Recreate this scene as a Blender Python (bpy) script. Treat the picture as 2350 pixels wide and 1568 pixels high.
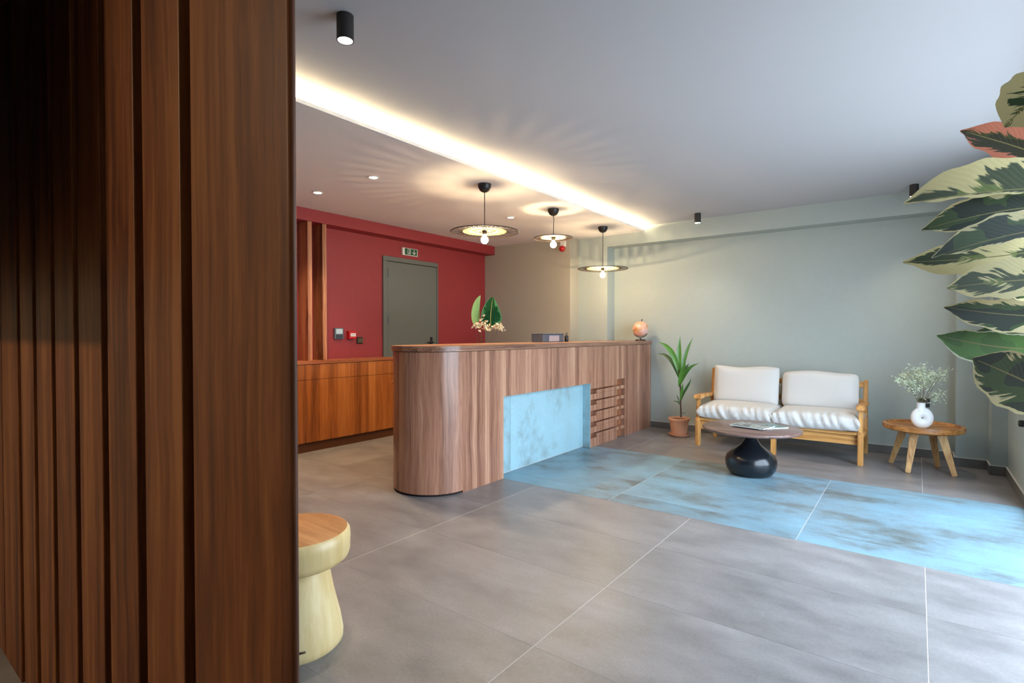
import bpy, bmesh, math, random
from mathutils import Vector, Matrix
R = random.Random(7)
PI = math.pi
for o in list(bpy.data.objects): bpy.data.objects.remove(o)
scene = bpy.context.scene
C = scene.collection

# ------------------------------------------------------------ camera
F = 1222.0; CX, CY = 1175.0, 784.0; CAMH = 1.2
YAW = math.atan((2105-1175)/F); TILT = math.atan(19/F)
cam_d = bpy.data.cameras.new('camera'); cam = bpy.data.objects.new('camera', cam_d); C.objects.link(cam)
cam_d.sensor_width = 36; cam_d.lens = 36*F/2350; cam_d.clip_start = 0.02
cam.location = (0, 0, CAMH); cam.rotation_euler = (PI/2-TILT, 0, YAW)
scene.camera = cam

# ------------------------------------------------------------ world, lights, exposure
W = bpy.data.worlds.new('world'); scene.world = W; W.use_nodes = True
nt = W.node_tree; nt.nodes.clear()
wo = nt.nodes.new('ShaderNodeOutputWorld'); bg = nt.nodes.new('ShaderNodeBackground')
tc = nt.nodes.new('ShaderNodeTexCoord'); sx = nt.nodes.new('ShaderNodeSeparateXYZ')
cr = nt.nodes.new('ShaderNodeValToRGB')
nt.links.new(tc.outputs['Generated'], sx.inputs[0])
mp = nt.nodes.new('ShaderNodeMapRange'); mp.inputs[1].default_value = -1; mp.inputs[2].default_value = 1
nt.links.new(sx.outputs[2], mp.inputs[0]); nt.links.new(mp.outputs[0], cr.inputs[0])
cr.color_ramp.elements[0].position = .44; cr.color_ramp.elements[0].color = (.30, .33, .36, 1)
cr.color_ramp.elements[1].position = .52; cr.color_ramp.elements[1].color = (.68, .83, 1.0, 1)
nt.links.new(cr.outputs[0], bg.inputs[0]); bg.inputs[1].default_value = 8.5
nt.links.new(bg.outputs[0], wo.inputs[0])
vs = scene.view_settings
scene.display_settings.display_device = 'sRGB'
vs.view_transform = 'Standard'; vs.look = 'None'; vs.gamma = 1; vs.use_curve_mapping = False
vs.exposure = 0.84

def area(name, loc, rot, sx_, sy_, power, col, portal=False):
    l = bpy.data.lights.new(name, 'AREA'); l.shape = 'RECTANGLE'; l.size = sx_; l.size_y = sy_; l.energy = power; l.color = col
    if portal: l.cycles.is_portal = True
    o = bpy.data.objects.new(name, l); C.objects.link(o); o.location = loc; o.rotation_euler = rot
    return o
XW = 0.61                     # right wall face
WY0, WY1, WZ0, WZ1 = 1.8, 4.95, 0.06, 2.36
area('window_daylight_portal', (XW+.06, (WY0+WY1)/2, (WZ0+WZ1)/2), (0, PI/2, 0), WZ1-WZ0, WY1-WY0, 1, (1, 1, 1), True)
def spot(name, loc, power, col, ang, blend=.6, rad=.03):
    l = bpy.data.lights.new(name, 'SPOT'); l.energy = power; l.color = col; l.spot_size = math.radians(ang); l.spot_blend = blend; l.shadow_soft_size = rad
    o = bpy.data.objects.new(name, l); C.objects.link(o); o.location = loc; return o
def point(name, loc, power, col, rad):
    l = bpy.data.lights.new(name, 'POINT'); l.energy = power; l.color = col; l.shadow_soft_size = rad
    o = bpy.data.objects.new(name, l); C.objects.link(o); o.location = loc; return o
WARM = (1.0, .78, .50); WARMW = (1, .86, .68)
# added lamp behind the camera, lights the slatted screen and throws its shadow
area('added_screen_light', (-1.9, -1.6, 2.49), (0, 0, 0), .22, .22, 30, (1, .76, .50))

# ------------------------------------------------------------ helpers
FW = Vector((-math.sin(YAW)*math.cos(TILT), math.cos(YAW)*math.cos(TILT), -math.sin(TILT)))
RT = Vector((math.cos(YAW), math.sin(YAW), 0)); UP = RT.cross(FW)
O0 = Vector((0, 0, CAMH))
def ray(u, v): return FW + RT*((u-CX)/F) - UP*((v-CY)/F)
def hit(u, v, ax, val):
    d = ray(u, v); return O0 + d*((val-O0[ax])/d[ax])
def at(u, v, depth): return O0 + ray(u, v)*depth
def tt(u):
    d = ray(u, 765); return d.x/d.y

def newbm(): return bmesh.new()
def box(bm, x0, x1, y0, y1, z0, z1, bev=0.0, seg=1):
    b = bmesh.new()
    bmesh.ops.create_cube(b, size=1)
    for v in b.verts:
        v.co = Vector(((x0+x1)/2+v.co.x*(x1-x0), (y0+y1)/2+v.co.y*(y1-y0), (z0+z1)/2+v.co.z*(z1-z0)))
    if bev > 0: bmesh.ops.bevel(b, geom=b.edges[:], offset=bev, segments=seg, affect='EDGES', profile=.5)
    join(bm, b); return bm
def join(bm, b):
    me = bpy.data.meshes.new('tmp'); b.to_mesh(me); b.free(); bm.from_mesh(me); bpy.data.meshes.remove(me)
def poly_prism(bm, pts, z0, z1, bev=0):
    """pts list of (x,y) outline, extruded z0..z1"""
    b = bmesh.new()
    lo = [b.verts.new((x, y, z0)) for x, y in pts]; hi = [b.verts.new((x, y, z1)) for x, y in pts]
    n = len(pts)
    b.faces.new(lo[::-1]); b.faces.new(hi)
    for i in range(n): b.faces.new((lo[i], lo[(i+1) % n], hi[(i+1) % n], hi[i]))
    bmesh.ops.recalc_face_normals(b, faces=b.faces[:])
    if bev: bmesh.ops.bevel(b, geom=b.edges[:], offset=bev, segments=2, affect='EDGES')
    join(bm, b); return bm
def prism_x(bm, pts, x0, x1, bev=0):
    """pts outline in (y,z), extruded along x"""
    b = bmesh.new()
    lo = [b.verts.new((x0, y, z)) for y, z in pts]; hi = [b.verts.new((x1, y, z)) for y, z in pts]
    n = len(pts)
    b.faces.new(lo[::-1]); b.faces.new(hi)
    for i in range(n): b.faces.new((lo[i], lo[(i+1) % n], hi[(i+1) % n], hi[i]))
    bmesh.ops.recalc_face_normals(b, faces=b.faces[:])
    if bev: bmesh.ops.bevel(b, geom=b.edges[:], offset=bev, segments=2, affect='EDGES')
    join(bm, b); return bm
def lathe(bm, prof, c=(0, 0, 0), n=32, closed=False):
    b = bmesh.new(); rings = []
    for r, z in prof:
        if r < 1e-6: rings.append([b.verts.new((c[0], c[1], c[2]+z))])
        else: rings.append([b.verts.new((c[0]+r*math.cos(2*PI*k/n), c[1]+r*math.sin(2*PI*k/n), c[2]+z)) for k in range(n)])
    prs = list(zip(rings, rings[1:]))
    if closed: prs.append((rings[-1], rings[0]))
    for a, d in prs:
        for k in range(n):
            k2 = (k+1) % n
            if len(a) == 1 and len(d) == 1: continue
            if len(a) == 1: b.faces.new((a[0], d[k], d[k2]))
            elif len(d) == 1: b.faces.new((a[k], a[k2], d[0]))
            else: b.faces.new((a[k], a[k2], d[k2], d[k]))
    bmesh.ops.recalc_face_normals(b, faces=b.faces[:])
    join(bm, b); return bm
def tube(bm, pts, rad, n=8, cap=True):
    pts = [Vector(p) for p in pts]
    if not hasattr(rad, '__len__'): rad = [rad]*len(pts)
    b = bmesh.new(); rings = []; up = Vector((0, 0, 1))
    for i, p in enumerate(pts):
        t = (pts[min(i+1, len(pts)-1)]-pts[max(i-1, 0)]).normalized()
        s = t.cross(up)
        if s.length < .05: s = t.cross(Vector((1, 0, 0)))
        s.normalize(); w = s.cross(t)
        rings.append([b.verts.new(p+(s*math.cos(2*PI*k/n)+w*math.sin(2*PI*k/n))*rad[i]) for k in range(n)])
    for a, d in zip(rings, rings[1:]):
        for k in range(n): b.faces.new((a[k], a[(k+1) % n], d[(k+1) % n], d[k]))
    if cap: b.faces.new(rings[0][::-1]); b.faces.new(rings[-1])
    bmesh.ops.recalc_face_normals(b, faces=b.faces[:])
    join(bm, b); return bm
def bar(bm, p, q, w, h, side=Vector((0, 0, 1)), bev=.004, w2=None, h2=None):
    """rectangular bar p->q, w along cross(side,axis), h along the remaining one; optional taper"""
    p = Vector(p); q = Vector(q); t = (q-p).normalized(); s = t.cross(side)
    if s.length < .05: s = t.cross(Vector((0, 1, 0)))
    s.normalize(); u = s.cross(t)
    b = bmesh.new(); vs_ = []
    for c, ww, hh in ((p, w, h), (q, w2 or w, h2 or h)):
        vs_.append([b.verts.new(c+s*a*ww/2+u*d*hh/2) for a, d in ((-1, -1), (1, -1), (1, 1), (-1, 1))])
    a, d = vs_
    b.faces.new(a[::-1]); b.faces.new(d)
    for k in range(4): b.faces.new((a[k], a[(k+1) % 4], d[(k+1) % 4], d[k]))
    bmesh.ops.recalc_face_normals(b, faces=b.faces[:])
    if bev: bmesh.ops.bevel(b, geom=b.edges[:], offset=bev, segments=2, affect='EDGES')
    join(bm, b); return bm
def ellipsoid(bm, c, r, seg=16, rings=10):
    b = bmesh.new(); bmesh.ops.create_uvsphere(b, u_segments=seg, v_segments=rings, radius=1)
    for v in b.verts: v.co = Vector((c[0]+v.co.x*r[0], c[1]+v.co.y*r[1], c[2]+v.co.z*r[2]))
    join(bm, b); return bm
def worldloc(o):
    v = Vector((0, 0, 0))
    while o: v += Vector(o.location); o = o.parent
    return v
def obj(name, bm, mat, parent=None, smooth=False, label=None, kind=None, local=False, angle=40):
    me = bpy.data.meshes.new(name); bm.to_mesh(me); bm.free()
    o = bpy.data.objects.new(name, me); C.objects.link(o)
    if mat: me.materials.append(mat)
    if parent:
        o.parent = parent
        if not local:
            w = worldloc(parent)
            if w.length > 0: me.transform(Matrix.Translation(-w))
    if smooth:
        me.shade_smooth() if hasattr(me, 'shade_smooth') else None
        try: me.set_sharp_from_angle(angle=math.radians(angle))
        except Exception: pass
    if label: o['label'] = label
    if kind: o['kind'] = kind
    return o
def thing(name, label, cat, loc=(0, 0, 0), group=None):
    o = bpy.data.objects.new(name, None); C.objects.link(o); o.location = loc
    o.empty_display_size = .1
    o['label'] = label; o['category'] = cat
    if group: o['group'] = group
    return o
def tag(o, label, cat, group=None):
    o['label'] = label; o['category'] = cat
    if group: o['group'] = group
    return o
def struct(name, bm, mat, parent=None, smooth=False, **k):
    return obj(name, bm, mat, parent, smooth, kind=None if parent else 'structure', **k)
def rebase(o, loc):
    """move a single-mesh thing's origin to its base"""
    loc = Vector(loc); o.data.transform(Matrix.Translation(-loc)); o.location = loc; return o

# ------------------------------------------------------------ materials
def srgb(*c): return tuple(((x/255)/12.92 if x/255 <= .04045 else ((x/255+.055)/1.055)**2.4) for x in c)+(1,)
def mat(name, col, rough=.5, metal=0, bump=0, bscale=60, var=0, spec=None, emit=None, estr=0, coat=0):
    m = bpy.data.materials.new(name); m.use_nodes = True; n = m.node_tree; p = n.nodes['Principled BSDF']
    p.inputs['Base Color'].default_value = col; p.inputs['Roughness'].default_value = rough; p.inputs['Metallic'].default_value = metal
    if spec is not None: p.inputs['Specular IOR Level'].default_value = spec
    if coat: p.inputs['Coat Weight'].default_value = coat; p.inputs['Coat Roughness'].default_value = .15
    if emit: p.inputs['Emission Color'].default_value = emit; p.inputs['Emission Strength'].default_value = estr
    if bump or var:
        t = n.nodes.new('ShaderNodeTexCoord'); no = n.nodes.new('ShaderNodeTexNoise'); no.inputs['Scale'].default_value = bscale; no.inputs['Detail'].default_value = 4
        n.links.new(t.outputs['Object'], no.inputs['Vector'])
        if bump:
            b = n.nodes.new('ShaderNodeBump'); b.inputs['Strength'].default_value = bump; b.inputs['Distance'].default_value = .01
            n.links.new(no.outputs[0], b.inputs['Height']); n.links.new(b.outputs[0], p.inputs['Normal'])
        if var:
            h = n.nodes.new('ShaderNodeHueSaturation'); h.inputs['Color'].default_value = col
            r = n.nodes.new('ShaderNodeMapRange'); r.inputs[3].default_value = 1-var; r.inputs[4].default_value = 1+var
            r.inputs[1].default_value = .25; r.inputs[2].default_value = .75
            no2 = n.nodes.new('ShaderNodeTexNoise'); no2.inputs['Scale'].default_value = bscale*.12; no2.inputs['Detail'].default_value = 5
            n.links.new(t.outputs['Object'], no2.inputs['Vector'])
            n.links.new(no2.outputs[0], r.inputs[0]); n.links.new(r.outputs[0], h.inputs['Value']); n.links.new(h.outputs[0], p.inputs['Base Color'])
    return m
def ramp(n, stops):
    r = n.nodes.new('ShaderNodeValToRGB'); e = r.color_ramp.elements
    while len(e) < len(stops): e.new(.5)
    for k, (pos, col) in enumerate(stops): e[k].position = pos; e[k].color = col
    return r
def wood(name, dark, mid, light, axis='Z', fine=60, rough=.42, plank=0.0, plank_amp=.25, stretch=.03, rnd=True, spec=.5, pa=(0, 1, 0)):
    m = bpy.data.materials.new(name); m.use_nodes = True; n = m.node_tree; L = n.links; p = n.nodes['Principled BSDF']
    t = n.nodes.new('ShaderNodeTexCoord'); oi = n.nodes.new('ShaderNodeObjectInfo')
    off = n.nodes.new('ShaderNodeVectorMath'); off.operation = 'SCALE'; off.inputs[0].default_value = (3.1, 7.7, 5.3)
    if rnd: L.new(oi.outputs['Random'], off.inputs['Scale'])
    else: off.inputs['Scale'].default_value = .3
    add = n.nodes.new('ShaderNodeVectorMath'); add.operation = 'ADD'
    L.new(t.outputs['Object'], add.inputs[0]); L.new(off.outputs[0], add.inputs[1])
    # slow warp for cathedral figure
    wn = n.nodes.new('ShaderNodeTexNoise'); wn.inputs['Scale'].default_value = 2.2; wn.inputs['Detail'].default_value = 2
    L.new(add.outputs[0], wn.inputs['Vector'])
    wv = n.nodes.new('ShaderNodeVectorMath'); wv.operation = 'MULTIPLY_ADD'; wv.inputs[1].default_value = (.05, .05, .05)
    L.new(wn.outputs['Color'], wv.inputs[0]); L.new(add.outputs[0], wv.inputs[2])
    src = wv
    plank_val = None
    if plank:
        dp = n.nodes.new('ShaderNodeVectorMath'); dp.operation = 'DOT_PRODUCT'; dp.inputs[1].default_value = pa
        L.new(t.outputs['Object'], dp.inputs[0])
        dv = n.nodes.new('ShaderNodeMath'); dv.operation = 'DIVIDE'; dv.inputs[1].default_value = plank; L.new(dp.outputs['Value'], dv.inputs[0])
        # uneven widths
        n1 = n.nodes.new('ShaderNodeTexNoise'); n1.noise_dimensions = '1D'; n1.inputs['Scale'].default_value = .7; L.new(dv.outputs[0], n1.inputs['W'])
        ad = n.nodes.new('ShaderNodeMath'); ad.operation = 'ADD'; L.new(dv.outputs[0], ad.inputs[0]); L.new(n1.outputs[0], ad.inputs[1])
        fl = n.nodes.new('ShaderNodeMath'); fl.operation = 'FLOOR'; L.new(ad.outputs[0], fl.inputs[0])
        wnn = n.nodes.new('ShaderNodeTexWhiteNoise'); wnn.noise_dimensions = '1D'; L.new(fl.outputs[0], wnn.inputs['W'])
        plank_val = wnn.outputs['Value']
        sc = n.nodes.new('ShaderNodeVectorMath'); sc.operation = 'SCALE'; sc.inputs[0].default_value = (2.3, 3.7, 9.1); L.new(wnn.outputs['Value'], sc.inputs['Scale'])
        a2 = n.nodes.new('ShaderNodeVectorMath'); a2.operation = 'ADD'; L.new(wv.outputs[0], a2.inputs[0]); L.new(sc.outputs[0], a2.inputs[1]); src = a2
    mpn = n.nodes.new('ShaderNodeMapping'); s = [1, 1, 1]; s['XYZ'.index(axis)] = stretch; mpn.inputs['Scale'].default_value = s
    L.new(src.outputs[0], mpn.inputs['Vector'])
    a = n.nodes.new('ShaderNodeTexNoise'); a.inputs['Scale'].default_value = fine; a.inputs['Detail'].default_value = 5; a.inputs['Roughness'].default_value = .65; L.new(mpn.outputs[0], a.inputs['Vector'])
    b = n.nodes.new('ShaderNodeTexNoise'); b.inputs['Scale'].default_value = fine*.2; b.inputs['Detail'].default_value = 3; L.new(mpn.outputs[0], b.inputs['Vector'])
    mx = n.nodes.new('ShaderNodeMath'); mx.operation = 'MULTIPLY_ADD'; mx.inputs[1].default_value = .45
    L.new(a.outputs[0], mx.inputs[0])
    m2 = n.nodes.new('ShaderNodeMath'); m2.operation = 'MULTIPLY'; m2.inputs[1].default_value = .55; L.new(b.outputs[0], m2.inputs[0]); L.new(m2.outputs[0], mx.inputs[2])
    val = mx.outputs[0]
    if plank:
        pm = n.nodes.new('ShaderNodeMath'); pm.operation = 'MULTIPLY_ADD'; pm.inputs[1].default_value = plank_amp; L.new(plank_val, pm.inputs[0])
        sb = n.nodes.new('ShaderNodeMath'); sb.operation = 'SUBTRACT'; sb.inputs[1].default_value = plank_amp/2; L.new(val, sb.inputs[0]); L.new(sb.outputs[0], pm.inputs[2]); val = pm.outputs[0]
    rp = ramp(n, [(.30, dark), (.5, mid), (.68, light)] if plank else [(.37, dark), (.5, mid), (.61, light)]); L.new(val, rp.inputs[0]); L.new(rp.outputs[0], p.inputs['Base Color'])
    p.inputs['Roughness'].default_value = rough; p.inputs['Specular IOR Level'].default_value = spec
    bp = n.nodes.new('ShaderNodeBump'); bp.inputs['Strength'].default_value = .08; bp.inputs['Distance'].default_value = .004; L.new(a.outputs[0], bp.inputs['Height']); L.new(bp.outputs[0], p.inputs['Normal'])
    return m
M = {}
M['screen_wood'] = wood('screen walnut', srgb(70, 32, 12), srgb(106, 58, 26), srgb(130, 80, 42), fine=60, rough=.5, spec=.35, stretch=.04)
M['counter_wood'] = wood('counter walnut', srgb(118, 78, 60), srgb(165, 117, 94), srgb(200, 154, 124), fine=70, rough=.25, plank=.07, plank_amp=.17, pa=(.8, 1, 0), rnd=False, stretch=.03)
M['counter_top'] = wood('counter top walnut', srgb(100, 66, 50), srgb(148, 106, 84), srgb(174, 132, 106), axis='Y', fine=70, rough=.3, rnd=False)
M['cab_wood'] = wood('cabinet walnut', srgb(100, 50, 16), srgb(158, 88, 36), srgb(188, 116, 58), fine=60, rough=.45, plank=.1, plank_amp=.18, rnd=False)
M['cab_top'] = wood('cabinet top', srgb(110, 56, 30), srgb(156, 88, 52), srgb(180, 110, 70), axis='Y', fine=60, rough=.4, rnd=False)
M['fin_wood'] = wood('fin wood', srgb(90, 48, 26), srgb(160, 100, 66), srgb(190, 130, 90), fine=60, rough=.5)
M['oak'] = wood('sofa wood', srgb(150, 96, 44), srgb(196, 140, 76), srgb(222, 172, 106), fine=60, rough=.45)
M['oak_x'] = wood('sofa rail wood', srgb(150, 96, 44), srgb(196, 140, 76), srgb(222, 172, 106), axis='X', fine=60, rough=.45)
M['teak'] = wood('side table wood', srgb(128, 76, 34), srgb(178, 120, 64), srgb(206, 152, 92), axis='X', fine=60, rough=.42)
M['teak_leg'] = wood('side table leg wood', srgb(150, 104, 56), srgb(196, 152, 96), srgb(216, 176, 122), fine=60, rough=.5)
M['stool_wood'] = wood('pale stool wood', srgb(192, 162, 106), srgb(206, 180, 126), srgb(218, 196, 148), fine=26, rough=.38, stretch=.12)
M['stool_top'] = wood('stool seat wood', srgb(176, 120, 70), srgb(208, 152, 100), srgb(220, 170, 118), axis='X', fine=26, rough=.4, stretch=.1)
M['ctable'] = wood('coffee table top', srgb(84, 60, 54), srgb(112, 86, 78), srgb(132, 104, 94), axis='X', fine=50, rough=.32)
M['red'] = mat('red paint', srgb(146, 45, 49), .6, bump=.04, bscale=180, var=.05)
M['sage'] = mat('sage paint', srgb(168, 179, 176), .6, bump=.04, bscale=180, var=.02)
M['sage_dark'] = mat('taupe sage paint', srgb(168, 164, 150), .6, bump=.04, bscale=180, var=.02)
M['ceil'] = mat('ceiling paint', srgb(182, 184, 190), .8)
M['ceil_low_lit'] = mat('low ceiling painted light', srgb(220, 219, 220), .8)  # lighter than the main ceiling, stands in for light missing there
M['white'] = mat('white paint', srgb(215, 213, 208), .7)
M['door'] = mat('door grey', srgb(98, 103, 96), .5, bump=.03, bscale=120)
M['black'] = mat('black metal', srgb(30, 30, 32), .35)
M['blackcord'] = mat('black cord', srgb(26, 24, 24), .6)
M['dark'] = mat('dark gap', srgb(30, 18, 14), .9)
M['grout'] = mat('light grout', srgb(206, 203, 198), .85)
M['skirt'] = mat('skirting tile', srgb(104, 103, 100), .5, var=.12, bscale=30)
M['glaze'] = mat('glossy black', srgb(22, 25, 30), .22, bump=.02, bscale=40)
M['terra'] = mat('terracotta', srgb(214, 158, 124), .8, bump=.05, bscale=90, var=.06)
M['soil'] = mat('soil', srgb(92, 60, 40), .95, bump=.6, bscale=120)
M['fabric'] = mat('cream cotton', srgb(206, 203, 199), .9, bump=.25, bscale=420)
M['vase'] = mat('white ceramic', srgb(238, 238, 238), .45, bump=.05, bscale=150)
M['plastic_w'] = mat('white plastic', srgb(225, 222, 216), .4)
M['plastic_r'] = mat('red plastic', srgb(190, 24, 30), .35)
M['plastic_g'] = mat('grey plastic', srgb(88, 96, 108), .4)
M['screen_l'] = mat('pale screen', srgb(186, 208, 214), .3)
M['sign_g'] = mat('sign green', srgb(24, 84, 56), .4)
def bulbmat():
    m = bpy.data.materials.new('bulb'); m.use_nodes = True; n = m.node_tree; n.nodes.clear()
    o = n.nodes.new('ShaderNodeOutputMaterial'); t = n.nodes.new('ShaderNodeBsdfTransparent'); g = n.nodes.new('ShaderNodeEmission'); mx = n.nodes.new('ShaderNodeAddShader')
    g.inputs[0].default_value = (1, .80, .50, 1); g.inputs[1].default_value = 9
    n.links.new(t.outputs[0], mx.inputs[0]); n.links.new(g.outputs[0], mx.inputs[1]); n.links.new(mx.outputs[0], o.inputs[0]); return m
M['bulb'] = bulbmat()
M['lamp_face'] = mat('lamp face', (1, .9, .8, 1), .3, emit=(1, .90, .76, 1), estr=14)
M['led'] = mat('led strip', (1, .8, .5, 1), .3, emit=(1, .77, .44, 1), estr=150)
M['straw'] = mat('straw weave', srgb(222, 190, 120), .7)
M['wire'] = mat('dark wire', srgb(52, 38, 32), .6)
M['leafg'] = mat('leaf green', srgb(78, 128, 48), .4, var=.25, bscale=60)
M['leafd'] = mat('leaf dark', srgb(22, 62, 38), .28, var=.3, bscale=60)
M['leafl'] = mat('leaf pale', srgb(106, 142, 88), .5, var=.15, bscale=60)
M['stemg'] = mat('stem', srgb(96, 84, 48), .6)
M['stemb'] = mat('brown stem', srgb(72, 52, 40), .7)
M['olive'] = mat('olive leaf', srgb(196, 206, 176), .6, var=.25, bscale=300)
M['petal'] = mat('ivory petal', srgb(214, 202, 172), .7, var=.12, bscale=200)
M['glass'] = None
def glassmat(name, tint=(1, 1, 1, 1), refl=.08):
    m = bpy.data.materials.new(name); m.use_nodes = True; n = m.node_tree; n.nodes.clear()
    o = n.nodes.new('ShaderNodeOutputMaterial'); t = n.nodes.new('ShaderNodeBsdfTransparent'); g = n.nodes.new('ShaderNodeBsdfGlossy'); mx = n.nodes.new('ShaderNodeMixShader')
    t.inputs[0].default_value = tint; g.inputs['Roughness'].default_value = .02; mx.inputs[0].default_value = refl
    n.links.new(t.outputs[0], mx.inputs[1]); n.links.new(g.outputs[0], mx.inputs[2]); n.links.new(mx.outputs[0], o.inputs[0]); return m
M['glass'] = glassmat('window glass', (.97, .98, .98, 1), .05)
M['vglass'] = glassmat('vase glass', (.93, .95, .94, 1), .12)

def tile_mat(name, base, var, rough, blue=False, stops=None, msc=None):
    m = bpy.data.materials.new(name); m.use_nodes = True; n = m.node_tree; L = n.links; p = n.nodes['Principled BSDF']
    t = n.nodes.new('ShaderNodeTexCoord'); oi = n.nodes.new('ShaderNodeObjectInfo')
    sc = n.nodes.new('ShaderNodeVectorMath'); sc.operation = 'SCALE'; sc.inputs[0].default_value = (13, 29, 7); L.new(oi.outputs['Random'], sc.inputs['Scale'])
    ad = n.nodes.new('ShaderNodeVectorMath'); ad.operation = 'ADD'; L.new(t.outputs['Object'], ad.inputs[0]); L.new(sc.outputs[0], ad.inputs[1])
    mp_ = n.nodes.new('ShaderNodeMapping'); mp_.inputs['Scale'].default_value = msc or ((1, 1.9, 1) if not blue else (.9, 1.5, 1)); L.new(ad.outputs[0], mp_.inputs['Vector'])
    a = n.nodes.new('ShaderNodeTexNoise'); a.inputs['Scale'].default_value = 2.6 if not blue else 2.0; a.inputs['Detail'].default_value = 10; a.inputs['Roughness'].default_value = .62 if not blue else .68; L.new(mp_.outputs[0], a.inputs['Vector'])
    f = n.nodes.new('ShaderNodeTexNoise'); f.inputs['Scale'].default_value = 90; f.inputs['Detail'].default_value = 3; L.new(ad.outputs[0], f.inputs['Vector'])
    if blue:
        rp = ramp(n, stops or [(.34, srgb(92, 98, 98)), (.41, srgb(106, 120, 124)), (.49, srgb(118, 144, 157)), (.68, srgb(126, 165, 184))])
    else:
        d = tuple(x*(1-var) for x in base[:3])+(1,); l = tuple(min(1, x*(1+var)) for x in base[:3])+(1,)
        rp = ramp(n, [(.3, d), (.5, base), (.72, l)])
    L.new(a.outputs[0], rp.inputs[0])
    h = n.nodes.new('ShaderNodeHueSaturation'); L.new(rp.outputs[0], h.inputs['Color'])
    r1 = n.nodes.new('ShaderNodeMapRange'); r1.inputs[3].default_value = .93; r1.inputs[4].default_value = 1.07; L.new(oi.outputs['Random'], r1.inputs[0])
    r2 = n.nodes.new('ShaderNodeMapRange'); r2.inputs[1].default_value = .3; r2.inputs[2].default_value = .7; r2.inputs[3].default_value = .92; r2.inputs[4].default_value = 1.08; L.new(f.outputs[0], r2.inputs[0])
    mu = n.nodes.new('ShaderNodeMath'); mu.operation = 'MULTIPLY'; L.new(r1.outputs[0], mu.inputs[0]); L.new(r2.outputs[0], mu.inputs[1]); L.new(mu.outputs[0], h.inputs['Value'])
    L.new(h.outputs[0], p.inputs['Base Color'])
    rr = n.nodes.new('ShaderNodeMapRange'); rr.inputs[3].default_value = rough-.08; rr.inputs[4].default_value = rough+.1; L.new(a.outputs[0], rr.inputs[0]); L.new(rr.outputs[0], p.inputs['Roughness'])
    b = n.nodes.new('ShaderNodeBump'); b.inputs['Strength'].default_value = .05; b.inputs['Distance'].default_value = .003; L.new(f.outputs[0], b.inputs['Height']); L.new(b.outputs[0], p.inputs['Normal'])
    return m
M['tile'] = tile_mat('grey stone tile', srgb(127, 123, 123), .26, .36)
M['tile_blue'] = tile_mat('blue patina tile', None, 0, .34, True)
M['tile_up'] = tile_mat('upright blue tile', None, 0, .3, True, [(.30, srgb(112, 128, 128)), (.39, srgb(134, 154, 158)), (.49, srgb(150, 182, 191)), (.7, srgb(156, 192, 203))], (1, 1, .8))

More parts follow.
